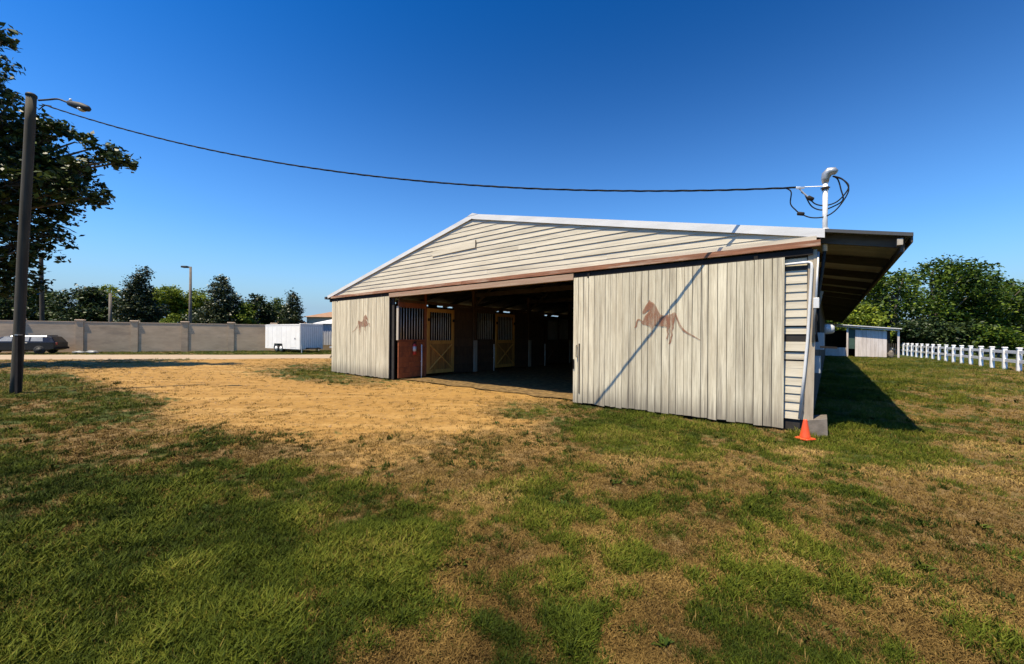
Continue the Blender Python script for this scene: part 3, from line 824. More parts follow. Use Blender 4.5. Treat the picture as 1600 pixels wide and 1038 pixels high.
g.lathe([(0.05, 0), (0.055, 0.05), (0.052, 0.06)], (0.50, 0.20, 3.20), 14); g.build('roof_boot', M['rake'], mast, True)
# weatherhead: hooded cap leaning to the right
g = MB()
prof = []
for a in np.linspace(0, PI, 9):
    prof.append((-0.055 + 0.0 , 0))
pts = [(0.50, 0.20, 3.99), (0.50, 0.20, 4.06), (0.515, 0.20, 4.12), (0.55, 0.195, 4.155), (0.60, 0.19, 4.15), (0.635, 0.185, 4.12)]
g.tube(pts, [0.042, 0.055, 0.068, 0.072, 0.06, 0.038], 12); g.build('weatherhead', M['alu'], mast, True)
g = MB(); g.tube([(0.44, 0.17, 3.90), (0.56, 0.17, 3.90)], 0.010, 6); g.bbox(0.455, 0.545, 0.155, 0.245, 3.88, 3.92, 0.004); g.build('mast_clamp', M['iron'], mast)

# ---- stalls inside
S0 = -10.60                                           # plane of the stall fronts (X)
def stall_bars(v0, v1, z0, z1, parent, step=0.105):
    n = max(2, int((v1 - v0) / step))
    for i in range(1, n):
        y = v0 + (v1 - v0) * i / n
        MB().tube([(S0 + 0.0, y, z0), (S0 + 0.0, y, z1)], 0.011, 8).build('bar', M['bar'], parent, True)
def stall_panel(v0, v1, m, bars=True):
    p = MB()
    p.box(S0 - 0.02, S0 + 0.02, v0, v1, 2.45, 2.62)
    if bars:
        p.box(S0 - 0.035, S0 + 0.035, v0, v1, 1.30, 1.36)
    o = p.build('stall_panel', m, barn)
    n = 7
    top = 1.298 if bars else 2.448
    for i in range(n):
        h0, h1 = 0.06 + (top - 0.06) * i / n, 0.06 + (top - 0.06) * (i + 1) / n - 0.006
        MB().box(S0 - 0.018, S0 + 0.018 + random.uniform(0, 0.006), v0 + 0.004, v1 - 0.004, h0, h1).build('board', m, o)
    if bars: stall_bars(v0, v1, 1.36, 2.45, o)
    return o
def stall_door(v0, v1, m):
    t = 0.11
    x0, x1 = S0 + 0.045, S0 + 0.085
    z0, z1 = 0.13, 2.48
    d = MB()
    d.box(x0, x1, v0, v0 + t, z0, z1); d.box(x0, x1, v1 - t, v1, z0, z1)
    d.box(x0 + 0.002, x1 - 0.002, v0 + t, v1 - t, z1 - 0.13, z1); d.box(x0 + 0.002, x1 - 0.002, v0 + t, v1 - t, 1.20, 1.33); d.box(x0 + 0.002, x1 - 0.002, v0 + t, v1 - t, z0, z0 + 0.13)
    o = d.build('stall_door', m, barn)
    nb = 9
    for i in range(nb):
        a, b = v0 + t + (v1 - v0 - 2 * t) * i / nb, v0 + t + (v1 - v0 - 2 * t) * (i + 1) / nb - 0.004
        MB().box(x0 + 0.002, x0 + 0.018, a, b, z0 + 0.13, 1.20).build('board', M['pine_dark'] if m is M['yellow_wood'] else m, o)
    xm = x0 + 0.03
    MB().bar((xm, v0 + t, z0 + 0.16), (xm, v1 - t, 1.17), 0.024, 0.09, (1, 0, 0)).build('cross_brace', m, o)
    MB().bar((xm + 0.004, v0 + t, 1.17), (xm + 0.004, v1 - t, z0 + 0.16), 0.024, 0.09, (1, 0, 0)).build('cross_brace', m, o)
    n = 10
    for i in range(1, n):
        y = v0 + t + (v1 - v0 - 2 * t) * i / n
        MB().tube([(x0 + 0.02, y, 1.33), (x0 + 0.02, y, z1 - 0.13)], 0.010, 8).build('bar', M['bar'], o, True)
    for yy in (v0 + 0.05, v1 - 0.05):
        MB().bbox(x1, x1 + 0.02, yy - 0.04, yy + 0.04, 2.02, 2.12, 0.004).build('hinge', M['iron'], o)
    return o
p1 = stall_panel(0.08, 1.20, M['red_wood']); p1['label'] = 'red lower boards with upright bars above'
MB().box(S0 - 0.05, S0 + 0.06, 0.045, 0.079, 1.34, 2.48).build('jamb', M['pale_post'], barn)
stall_door(1.24, 2.52, M['yellow_wood'])['label'] = 'golden pine stall door with cross brace'
stall_panel(2.54, 3.60, M['brown_wood'], False)
stall_panel(3.80, 4.90, M['brown_wood'])
stall_door(4.92, 6.22, M['yellow_wood'])
stall_panel(6.24, 7.32, M['brown_wood'], False)
stall_panel(7.52, 8.72, M['brown_wood'], False)
stall_door(8.76, 10.02, M['brown_wood'])
stall_panel(10.05, 11.1, M['brown_wood'])
stall_panel(11.3, 14.8, M['brown_wood'], False)
for vv in (1.215, 3.70, 7.42, 11.2, 14.9, 18.6):
    ww = 0.018 if vv < 2 else 0.085
    MB().box(S0 - 0.07, S0 + 0.05, vv - ww, vv + ww, 0.03, 3.35).build('stall_post', M['red_wood'] if vv < 2 else M['brown_wood'], barn)
MB().box(S0 - 0.06, S0 + 0.03, 0.10, LEN - 0.5, 2.63, 2.72).build('stall_beam', M['brown_wood'], barn)
for vv in (3.70, 7.42, 11.2):
    MB().box(S0 + 0.051, S0 + 0.085, vv - 0.09, vv + 0.09, 0.05, 1.32).build('post_guard', M['pale_post'], barn)
# right-hand stall row and centre posts, mostly in the dark
X2 = -4.0
for vv in (3.70, 7.42, 11.2, 14.9, 18.6):
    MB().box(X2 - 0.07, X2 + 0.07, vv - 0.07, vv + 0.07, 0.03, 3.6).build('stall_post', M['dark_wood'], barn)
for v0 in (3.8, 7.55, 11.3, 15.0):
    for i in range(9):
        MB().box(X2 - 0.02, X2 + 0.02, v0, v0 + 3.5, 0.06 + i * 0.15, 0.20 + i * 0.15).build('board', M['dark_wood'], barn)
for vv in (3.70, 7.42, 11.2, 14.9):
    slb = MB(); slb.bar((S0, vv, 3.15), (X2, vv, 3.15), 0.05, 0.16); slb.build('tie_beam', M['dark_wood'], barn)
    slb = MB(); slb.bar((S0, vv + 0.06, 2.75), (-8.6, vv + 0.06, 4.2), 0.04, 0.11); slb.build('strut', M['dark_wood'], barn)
    slb = MB(); slb.bar((-5.9, vv + 0.06, 3.2), (-6.9, vv + 0.06, 4.6), 0.04, 0.11); slb.build('strut', M['dark_wood'], barn)
# stall partitions that keep the interior dark
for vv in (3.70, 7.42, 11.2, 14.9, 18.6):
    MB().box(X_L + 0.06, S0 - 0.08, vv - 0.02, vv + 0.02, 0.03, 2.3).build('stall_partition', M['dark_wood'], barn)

# barn floor
fl = MB(); fl.add([W(X_L + 0.05, 0.0, 0.014), W(X_R - 0.05, 0.0, 0.014), W(X_R - 0.05, LEN, 0.014), W(X_L + 0.05, LEN, 0.014)], [(0, 1, 2, 3)])
fl = MB()
nx, ny = 60, 60
fv = []
for j in range(ny + 1):
    for i in range(nx + 1):
        X = X_L + 0.06 + (X_R - X_L - 0.12) * i / nx; Y = 0.25 + 0.25 * mnoise.noise(Vector((i * 0.4, 0, 0))) + (LEN - 0.6) * (j / ny) ** 1.5
        hgt = 0.016 + 0.03 * (mnoise.noise(Vector((X * 1.6, Y * 1.6, 2))) + 0.5) * min(1, Y / 1.0)
        fv.append(W(X, Y, max(0.012, hgt)))
fl.add(fv, [(j * (nx + 1) + i, j * (nx + 1) + i + 1, (j + 1) * (nx + 1) + i + 1, (j + 1) * (nx + 1) + i) for j in range(ny) for i in range(nx)])
tag(fl.build('barn_floor', M['floor'], None, True), 'dark shavings floor inside the barn', 'floor', kind='structure')

# ---- loose things at the barn
ex = empty('fire_extinguisher', W(S0 + 0.10, 0.68, 0.84), RZ, 'red fire extinguisher with white label hung on red stall boards', 'fire extinguisher')
MB().lathe([(0.05, 0.0), (0.062, 0.01), (0.065, 0.04), (0.065, 0.33), (0.055, 0.38), (0.022, 0.41)], (0, 0, 0), 16).build('cylinder_body', M['red_metal'], ex, True)
MB().lathe([(0.0665, 0.12), (0.0665, 0.30)], (0, 0, 0), 16).build('label_sheet', M['paper'], ex, True)
MB().lathe([(0.02, 0.40), (0.02, 0.45), (0.012, 0.46)], (0, 0, 0), 10).build('valve', M['iron'], ex, True)
mb = MB(); mb.bar((-0.01, 0, 0.46), (0.12, 0, 0.48), 0.02, 0.012); mb.bar((-0.01, 0, 0.44), (0.11, 0, 0.44), 0.02, 0.012); mb.build('handle', M['iron'], ex)
mb = MB(); mb.tube([(0.03, 0, 0.43), (0.09, 0.03, 0.36), (0.085, 0.04, 0.2), (0.075, 0.03, 0.1)], 0.008, 6); mb.build('hose', M['cable'], ex, True)
for vv, hgt, lab in ((0.93, 1.25, 'thin white tie pole standing beside the fire extinguisher'), (4.72, 1.22, 'thin white tie pole left of the second stall door'), (8.55, 1.2, 'thin pale tie pole deep in the barn aisle')):
    mb = MB(); mb.tube([(0, 0, 0), (0.01, 0, hgt * 0.5), (0, 0.006, hgt)], 0.022, 8); mb.lathe([(0.03, hgt * 0.48), (0.03, hgt * 0.52)], (0, 0, 0), 8)
    o = mb.build('tie_pole', M['pvc'], None, True, W(S0 + 0.16, vv, 0.01))
    tag(o, lab, 'pole', 'tie poles along the stalls')

# traffic cone
c = gnd(1258, 686)
cone = empty('traffic_cone', (c.x, c.y, 0.0), 0.3, 'small orange traffic cone in front of the barn corner', 'traffic cone')
cone.scale = (0.9, 0.9, 0.95)
MB().bbox(-0.115, 0.115, -0.115, 0.115, 0.0, 0.025, 0.012).build('base', M['cone'], cone)
MB().lathe([(0.085, 0.025), (0.082, 0.035), (0.055, 0.18), (0.03, 0.315), (0.026, 0.325), (0.018, 0.325), (0.018, 0.30)], (0, 0, 0), 28).build('cone_body', M['cone'], cone, True)

# ---- power cable from the pole to the mast
Pp = at(66, 163, 10.19)
Mm = W(0.12, 0.15, 3.99)
n = 220
cabs = [MB(), MB(), MB()]
base = []
for i in range(n + 1):
    t = i / n
    base.append(Pp.lerp(Mm, t) - Vector((0, 0, 4 * 0.76 * t * (1 - t))))
dirv = (Mm - Pp).normalized(); sx = dirv.cross(Vector((0, 0, 1))).normalized(); sy = sx.cross(dirv)
cable = empty('power_cable', Mm, 0, 'twisted black overhead power cable from the pole to the mast', 'cable')
for kk in range(3):
    pts = []
    for i, p in enumerate(base):
        a = i * 0.55 + kk * 2 * PI / 3
        rr = 0.010 + 0.004 * mnoise.noise(Vector((i * 0.11, kk, 0)))
        pts.append(p + sx * math.cos(a) * rr + sy * math.sin(a) * rr - Mm)
    mb = MB(); mb.tube(pts, 0.0085, 6); mb.build('strand', M['cable'], cable, True)
# dead-end clamp, splices and the drip loops
wl_ = lambda X, Y, Z: W(X, Y, Z) - Mm
def bez(p, n=26):
    """smooth curve through points (Catmull-Rom)"""
    p = [Vector(q) for q in p]; out = []
    for i in range(len(p) - 1):
        a, b, c_, d = p[max(i - 1, 0)], p[i], p[i + 1], p[min(i + 2, len(p) - 1)]
        for t in np.linspace(0, 1, 8, endpoint=False):
            out.append(0.5 * ((2 * b) + (c_ - a) * t + (2 * a - 5 * b + 4 * c_ - d) * t * t + (3 * b - a - 3 * c_ + d) * t ** 3))
    out.append(p[-1]); return out
def fx(px, py, Y=0.18):
    X, Z = front_xz(px, py, Y); return wl_(X, Y, Z)
mb = MB(); mb.tube(bez([fx(1228, 294), fx(1236, 300), fx(1235, 318), fx(1243, 328), fx(1251, 334), fx(1268, 340), fx(1290, 338), fx(1308, 326), fx(1324, 303), fx(1325, 290), fx(1315, 279), fx(1302, 275)]), 0.011, 6); mb.build('drip_loop', M['cable'], cable, True)
mb = MB(); mb.tube(bez([fx(1252, 300, .2), fx(1262, 307, .2), fx(1273, 318, .2), fx(1288, 321, .2), fx(1306, 316, .2), fx(1320, 303, .2), fx(1326, 290, .2), fx(1316, 280, .2), fx(1303, 276, .2)]), 0.011, 6); mb.build('drip_loop', M['cable'], cable, True)
mb = MB(); mb.tube(bez([fx(1258, 305, .22), fx(1268, 322, .22), fx(1284, 328, .22), fx(1303, 322, .22), fx(1317, 312, .22), fx(1314, 296, .22), fx(1309, 280, .22), fx(1301, 275, .22)]), 0.011, 6); mb.build('drip_loop', M['cable'], cable, True)
def splice(px, py, Y, dx, dz, r=0.032):
    p = fx(px, py, Y); d = Vector((-U.x * dx, -U.y * dx, dz)).normalized() * 0.055
    mb = MB(); mb.tube([p - d, p - d * 0.8, p + d * 0.8, p + d], [r * 0.5, r, r, r * 0.5], 10); mb.build('splice_cover', M['iron'], cable, True)
splice(1251, 334, .18, 1, -0.3); splice(1266, 310, .2, 1, -0.8, 0.036); 
mb = MB(); mb.tube([fx(1228, 294), fx(1244, 292.5), fx(1285, 291)], 0.007, 6); mb.bar(fx(1244, 294), fx(1257, 293), 0.03, 0.03); mb.tube([fx(1248, 294), fx(1256, 302), fx(1264, 309)], 0.012, 6); mb.build('wedge_clamp', M['alu'], cable)

# ---------------------------------------------------------------- utility poles
def make_pole(base, top, r0, r1, label):
    root = empty('utility_pole', base, 0, label, 'utility pole', 'utility poles')
    d = Vector(top) - Vector(base)
    pts, rs = [], []
    for i in range(13):
        t = i / 12
        pts.append(d * t + Vector((0.012 * mnoise.noise(Vector((t * 3, 1, 0))), 0, 0)) - Vector((0, 0, 0.15)) * (1 - t)); rs.append(r0 * (1 - t) + r1 * t)
    mb = MB(); mb.tube(pts, rs, 20); mb.build('shaft', M['pole'], root, True)
    return root, d
pb = gnd(24, 615); pt = at(49, 150, pb.y)
up, d = make_pole(pb, pt, 0.106, 0.096, 'near wooden utility pole with lamp arm at the left edge')
mb = MB(); mb.lathe([(0.110, -0.02), (0.105, 0.03), (0.075, 0.06), (0.02, 0.07)], d, 20); mb.build('pole_cap', M['lamp_grey'], up, True)
a0 = at(60, 157, pb.y) - pb
mb = MB(); mb.tube(bez([a0, at(75, 156, pb.y) - pb, at(90, 155, pb.y) - pb, at(102, 159, pb.y) - pb, at(112, 163, pb.y) - pb]), 0.022, 8); mb.build('lamp_arm', M['lamp_grey'], up, True)
h0, h1 = at(106, 161, pb.y) - pb, at(141, 171, pb.y) - pb
mb = MB(); mb.tube([h0.lerp(h1, t) for t in (0, 0.06, 0.3, 0.6, 0.9, 1.0)], [0.03, 0.065, 0.085, 0.10, 0.075, 0.03], 14); lh = mb.build('lamp_head', M['lamp_grey'], up, True)
mb = MB(); q = h0.lerp(h1, 0.62); mb.lathe([(0.05, -0.11), (0.085, -0.085), (0.09, -0.06)], q, 14); mb.build('lens', M['glass'], lh, True)
mb = MB(); q = h0.lerp(h1, 0.12); mb.lathe([(0.03, 0.05), (0.03, 0.11), (0.02, 0.125)], q, 12); mb.build('photo_cell', M['pvc'], lh, True)
mb = MB(); mb.tube(bez([at(60, 172, pb.y) - pb, at(70, 165, pb.y) - pb, at(80, 166, pb.y) - pb]), 0.012, 6); mb.build('cable_hook', M['iron'], up, True)
mb = MB(); mb.box(0.115, 0.19, -0.11, -0.03, 0.0, 1.52); mb.build('stub_post', M['iron'], up)
mb = MB(); mb.box(0.105, 0.20, -0.12, -0.02, 1.522, 1.545); mb.build('stub_cap', M['alu'], up)
b2 = gnd(67, 550); t2 = at(64, 396, b2.y)
up2, d2 = make_pole(b2, t2, 0.15, 0.12, 'farther thin utility pole behind the black parked car')

# ---------------------------------------------------------------- perimeter wall
w0 = Vector((-35.05, 32.0, 0)); wd = Vector((11.0, 5.2, 0)).normalized()
wall = empty('perimeter_wall', w0, math.atan2(wd.y, wd.x), 'long tan precast concrete wall with pilasters behind the road', 'wall')
SP = 3.38
for i in range(-9, 10):
    x = i * SP
    mb = MB(); mb.box(x - 0.23, x + 0.23, -0.12, 0.12, 0, 2.58); pil = mb.build('pilaster', M['wall'], wall)
    mb = MB(); mb.bbox(x - 0.29, x + 0.29, -0.17, 0.17, 2.582, 2.68, 0.02); mb.build('cap', M['wall_cap'], pil)
    pn = MB().box(x + 0.232, x + SP - 0.232, -0.07, 0.07, 0.05, 2.46).build('wall_panel', M['wall'], wall)
    for j in range(1, 4): pass
    MB().box(x + 0.232, x + SP - 0.232, -0.09, 0.09, 2.462, 2.52).build('coping', M['wall_cap'], wall)

# ---------------------------------------------------------------- street light behind the wall
sb = at(297, 520, 40.0); sb.z = 0
sl = empty('street_light', sb, 0, 'grey street light with box head behind the wall', 'street light')
hp = EYE + (521.5 - 417) / F * 40
MB().tube([(0, 0, 0), (0, 0, hp)], [0.16, 0.10], 12).build('lamp_post', M['concrete'], sl, True)
MB().bar((0.05, 0, hp - 0.04), (-0.3, 0, hp - 0.02), 0.08, 0.08).build('arm', M['alu'], sl)
MB().bbox(-0.85, -0.25, -0.22, 0.22, hp - 0.10, hp + 0.07, 0.03).build('lamp_head', M['lamp_grey'], sl)
sb2 = at(172, 520, 43.0); sb2.z = 0
sl2 = empty('concrete_post', sb2, 0, 'short pale post rising behind the wall', 'post')
MB().tube([(0, 0, 0), (0, 0, 1.6 + 62 / F * 43)], [0.15, 0.13], 10).build('shaft', M['concrete'], sl2, True)

# ---------------------------------------------------------------- trailers and carport
def wheel(root, c, r, w, axis_x, rim='white_paint'):
    """wheel whose axle runs along local y"""
    mb = MB(); mb.lathe([(r * 0.62, -w / 2), (r * 0.94, -w / 2), (r, -w * 0.3), (r, w * 0.3), (r * 0.94, w / 2), (r * 0.62, w / 2)], c, 24, 'y')
    t = mb.build('tyre', M['tyre'], root, True)
    mb = MB(); mb.lathe([(r * 0.60, -w / 2 - 0.005), (r * 0.56, -w / 2 + 0.03), (r * 0.2, -w / 2 + 0.02), (r * 0.12, -w / 2 - 0.01)], c, 20, 'y')
    mb.build('rim', M[rim], t, True)
ta, tb = Vector((-22.9, 36.6, 0)), Vector((-18.2, 33.9, 0))
td = (tb - ta).normalized(); tl = (tb - ta).length
tr = empty('cargo_trailer', ta, math.atan2(td.y, td.x), 'white enclosed cargo trailer with tandem wheels beside the wall', 'trailer')
mb = MB()
mb.extrude([(0, 0.32), (0.72, 0.32), (0.86, 0.80), (2.62, 0.80), (2.76, 0.32), (tl, 0.32), (tl, 2.32), (tl - 0.1, 2.40), (0.1, 2.40), (0, 2.32)][::1], 0.0, 0.04)
# wheel opening sits left of the middle
mb = MB()
x0w, x1w = 1.35, 2.85
mb.extrude([(0, 0.32), (x0w, 0.32), (x0w + 0.12, 0.78), (x1w - 0.12, 0.78), (x1w, 0.32), (tl, 0.32), (tl, 2.40), (tl - 0.06, 2.50), (0.06, 2.50), (0, 2.40)], 0.0, 2.1)
mb.build('box_body', M['trailer_white'], tr)
for q in range(7):
    x = 0.45 + q * 0.72
    if x < tl - 0.2: MB().box(x, x + 0.012, -0.006, -0.001, 0.82 if x0w < x < x1w else 0.36, 2.28).build('seam', M['rib_grey'], tr)
MB().bbox(tl - 0.14, tl + 0.03, -0.03, 2.13, 0.31, 2.56, 0.03).build('corner_trim', M['rake'], tr)
MB().box(-0.01, tl - 0.15, -0.012, -0.001, 2.36, 2.45).build('roof_trim', M['rake'], tr)
MB().box(tl - 1.35, tl - 0.62, -0.010, -0.002, 0.45, 2.1).build('side_door', M['trailer_white'], tr)
MB().box(tl - 0.80, tl - 0.70, -0.035, -0.011, 1.18, 1.30).build('door_latch', M['iron'], tr)
for cx in (1.74, 2.46): wheel(tr, (cx, 0.14, 0.34), 0.33, 0.22, True)
mb = MB(); mb.bar((tl, 0.5, 0.40), (tl + 1.2, 1.05, 0.40), 0.08, 0.10); mb.bar((tl, 1.6, 0.40), (tl + 1.2, 1.05, 0.40), 0.08, 0.10); mb.build('tongue', M['iron'], tr)
for q in range(11):
    yq = 0.06 + q * 0.18
    MB().box(tl + 0.032, tl + 0.055, yq, yq + 0.09, 0.40, 2.30).build('front_rib', M['trailer_white'], tr)
mb = MB(); mb.tube([(tl + 0.05, 0.1, 0.0), (tl + 0.05, 0.1, 0.7)], 0.035, 8); mb.build('jack', M['pvc'], tr)

ca = Vector((-19.0, 38.6, 0)); cb_ = Vector((-12.4, 37.6, 0))
cd = (cb_ - ca).normalized(); cl = (cb_ - ca).length
cp = empty('metal_carport', ca, math.atan2(cd.y, cd.x), 'grey ribbed steel carport with white roof behind the barn corner', 'carport')
MB().box(0, cl, 0.0, 0.03, 0.60, 2.66).build('back_sheet', M['rib_grey'], cp)
nr = 26
for q in range(nr):
    x = 0.02 + (cl - 0.1) * q / nr
    MB().box(x, x + 0.085, -0.032, -0.001, 0.60, 2.66).build('rib', M['rib_grey'], cp)
mb = MB(); mb.add([(-0.35, -0.25, 2.67), (cl + 0.3, -0.25, 2.67), (cl + 0.3, 2.4, 3.33), (0.9, 2.4, 3.33), (-0.35, -0.25, 2.71), (cl + 0.3, -0.25, 2.71), (cl + 0.3, 2.4, 3.37), (0.9, 2.4, 3.37)], [(0, 3, 2, 1), (4, 5, 6, 7), (0, 1, 5, 4), (1, 2, 6, 5), (2, 3, 7, 6), (3, 0, 4, 7)])
mb.build('roof', M['trailer_white'], cp)
for x in (0.05, 2.0, 4.0, cl - 0.1): MB().box(x, x + 0.07, 0.031, 0.10, 0, 2.66).build('post', M['rib_grey'], cp)
ut = empty('utility_trailer', Vector((-16.0, 34.6, 0)), math.atan2(cd.y, cd.x), 'low flat utility trailer with fender in front of the carport', 'trailer')
MB().box(0, 3.4, 0.0, 1.5, 0.50, 0.58).build('deck', M['iron'], ut)
MB().box(0, 3.4, -0.03, -0.001, 0.44, 0.60).build('side_rail', M['rib_grey'], ut)
for cx in (0.85, 1.60): wheel(ut, (cx, -0.14, 0.31), 0.31, 0.2, True)
mb = MB(); mb.extrude([(0.40, 0.42), (0.46, 0.66), (0.62, 0.74), (1.84, 0.74), (2.0, 0.66), (2.06, 0.42), (2.0, 0.42), (1.94, 0.62), (1.82, 0.70), (0.64, 0.70), (0.52, 0.62), (0.46, 0.42)], -0.25, -0.035); mb.build('fender', M['rib_grey'], ut)
mb = MB(); mb.bar((3.4, 0.2, 0.5), (4.7, 0.75, 0.5), 0.07, 0.09); mb.bar((3.4, 1.3, 0.5), (4.7, 0.75, 0.5), 0.07, 0.09); mb.build('tongue', M['iron'], ut)
mb = MB(); mb.tube([(2.9, -0.08, 0.0), (2.9, -0.08, 1.0)], 0.03, 8); mb.build('stake', M['pvc'], ut)
mb = MB(); mb.bbox(2.2, 2.36, -0.10, -0.032, 0.55, 0.95, 0.01); mb.build('tail_lamp', M['red_metal'], ut)

# ---------------------------------------------------------------- parked car at the left, bags beside it
M['car_black'] = simple('black_car_paint', (0.010, 0.010, 0.012), (0.007, 0.007, 0.008), 0.25)
M['car_roof'] = simple('grey_car_roof', (0.07, 0.07, 0.07), (0.05, 0.05, 0.05), 0.8, spec=0.2)  # roof a lighter grey than the black body
M['car_glass'] = simple('pale_car_window', (0.30, 0.31, 0.31), (0.20, 0.21, 0.21), 0.08)  # bright window reflection put into the glass as a pale colour
db = Vector((-35.3, 28.9, 0))
dm = empty('parked_car', db, math.atan2(wd.y, wd.x), 'black boxy car with pale side windows parked by the wall', 'car')
def car_body():
    """boxy wagon: section lofted along its length, rounded at the tail"""
    st = [(-3.45, 0.45, 0.62, 0.55), (-3.3, 0.30, 0.78, 0.80), (-2.5, 0.24, 0.90, 0.86), (-2.1, 0.24, 0.96, 0.87), (-1.45, 0.24, 1.30, 0.88), (-1.1, 0.24, 1.36, 0.88), (0.75, 0.24, 1.36, 0.88), (1.0, 0.26, 1.28, 0.87), (1.2, 0.32, 0.98, 0.85), (1.28, 0.45, 0.86, 0.78)]
    vs_, n = [], 12
    for x, zb, zt, hw in st:
        belt = min(0.92, zt)
        q = 0.80 if zt > 1.1 else 0.94
        vs_ += [(x, yy + 0.88, zz) for yy, zz in ((-hw * 0.92, zb), (-hw, zb + 0.08), (-hw, belt - 0.06), (-hw * 0.97, belt), (-hw * q, zt - 0.07), (-hw * q * 0.9, zt), (hw * q * 0.9, zt), (hw * q, zt - 0.07), (hw * 0.97, belt), (hw, belt - 0.06), (hw, zb + 0.08), (hw * 0.92, zb))]
    fs = [(i * n + k, i * n + (k + 1) % n, (i + 1) * n + (k + 1) % n, (i + 1) * n + k) for i in range(len(st) - 1) for k in range(n)]
    fs = [f[::-1] for f in fs] + [tuple(range(n)), tuple(range(len(st) * n - 1, (len(st) - 1) * n - 1, -1))]
    return MB().add(vs_, fs)
car_body().build('body', M['car_black'], dm)
MB().bbox(-1.25, 0.80, 0.88 - 0.62, 0.88 + 0.62, 1.362, 1.40, 0.015).build('roof', M['car_roof'], dm)
def pane(x0, x1, x0t, x1t):
    """side window lying in the leaning cabin side"""
    zz0, zz1 = 0.95, 1.25
    f = lambda z: 0.88 - (0.88 * 0.97 - (0.88 * 0.97 - 0.88 * 0.80) * (z - 0.92) / (1.29 - 0.92)) - 0.006
    return MB().add([(x0, f(zz0), zz0), (x1, f(zz0), zz0), (x1t, f(zz1), zz1), (x0t, f(zz1), zz1), (x0, f(zz0) + 0.005, zz0), (x1, f(zz0) + 0.005, zz0), (x1t, f(zz1) + 0.005, zz1), (x0t, f(zz1) + 0.005, zz1)], [(0, 1, 2, 3), (7, 6, 5, 4), (1, 0, 4, 5), (2, 1, 5, 6), (3, 2, 6, 7), (0, 3, 7, 4)])
for a in ((-1.75, -0.98, -1.40, -0.98), (-0.90, -0.12, -0.90, -0.12), (-0.02, 0.62, -0.02, 0.56)): pane(*a).build('window', M['car_glass'], dm)
for x in (-2.55, 0.45):
    for yy in (0.08, 1.60): wheel(dm, (x, yy, 0.31), 0.31, 0.2, True, 'lamp_grey')
MB().bbox(1.20, 1.30, 0.10, 0.30, 0.68, 0.86, 0.01).build('tail_lamp', M['red_metal'], dm)
MB().bbox(1.22, 1.36, 0.06, 1.70, 0.36, 0.52, 0.02).build('bumper', M['iron'], dm)
MB().bbox(-0.30, -0.16, -0.015, 0.005, 0.80, 0.84, 0.004).build('door_handle', M['alu'], dm)
def lump(name, c, r, m, label, cat, group, seed):
    mb = MB(); nu, nv = 14, 9
    vs_ = []
    for j in range(nv):
        th = PI * (j + 0.5) / nv
        for i in range(nu):
            ph = 2 * PI * i / nu
            d = Vector((math.sin(th) * math.cos(ph), math.sin(th) * math.sin(ph), math.cos(th)))
            k = 1 + 0.45 * mnoise.noise(d * 1.9 + Vector((seed, 0, 0)))
            vs_.append((d.x * r[0] * k, d.y * r[1] * k, max(-0.75 * r[2], d.z * r[2] * k) + 0.75 * r[2]))
    fs = [(j * nu + i, j * nu + (i + 1) % nu, (j + 1) * nu + (i + 1) % nu, (j + 1) * nu + i) for j in range(nv - 1) for i in range(nu)]
    fs = [f[::-1] for f in fs] + [tuple(range(nu)), tuple(range(nv * nu - 1, (nv - 1) * nu - 1, -1))]
    mb.add(vs_, fs)
    o = mb.build(name, m, None, True, c)
    return tag(o, label, cat, group)
lump('rubbish_bag', (-33.3, 30.3, 0), (0.45, 0.25, 0.12), M['bag'], 'crumpled white bag nearest the black parked car', 'bag', 'bags beside the parked car', 1)
lump('rubbish_bag', (-32.6, 30.6, 0), (0.4, 0.25, 0.14), M['bag'], 'crumpled white bag farther from the black parked car', 'bag', 'bags beside the parked car', 5)

# ---------------------------------------------------------------- houses behind the wall
def house(px0, px1, py_ridge, py_eave, d, label):
    x0, x1 = at(px0, 500, d).x, at(px1, 500, d).x
    zr, ze = EYE + (PY - py_ridge) / F * d, EYE + (PY - py_eave) / F * d
    c = (x0 + x1) / 2; hw = (x1 - x0) / 2
    h = empty('house', (c, d, 0), 0.08, label, 'house')
    dp = 9.0
    MB().box(-hw + 0.5, hw - 0.5, 0.5, dp - 0.5, 0, ze).build('wall', M['stucco'], h)
    mb = MB()
    rl = hw * 0.35
    mb.add([(-hw, 0, ze), (hw, 0, ze), (hw, dp, ze), (-hw, dp, ze), (-rl, dp / 2, zr), (rl, dp / 2, zr)], [(0, 1, 5, 4), (1, 2, 5), (2, 3, 4, 5), (3, 0, 4), (3, 2, 1, 0)])
    mb.build('roof', M['roof_brown'], h)
    for q in (-0.5, 0.25):
        w = MB().box(hw * q - 0.6, hw * q + 0.6, 0.44, 0.497, 1.0, 2.2).build('window', M['white_paint'], h)
        MB().box(hw * q - 0.5, hw * q + 0.5, 0.43, 0.438, 1.1, 2.1).build('pane', M['iron'], w)
house(474, 580, 486, 498, 62.0, 'house with brown hip roof above the carport')
house(415, 452, 498, 507, 70.0, 'small far house with brown roof above the cargo trailer')

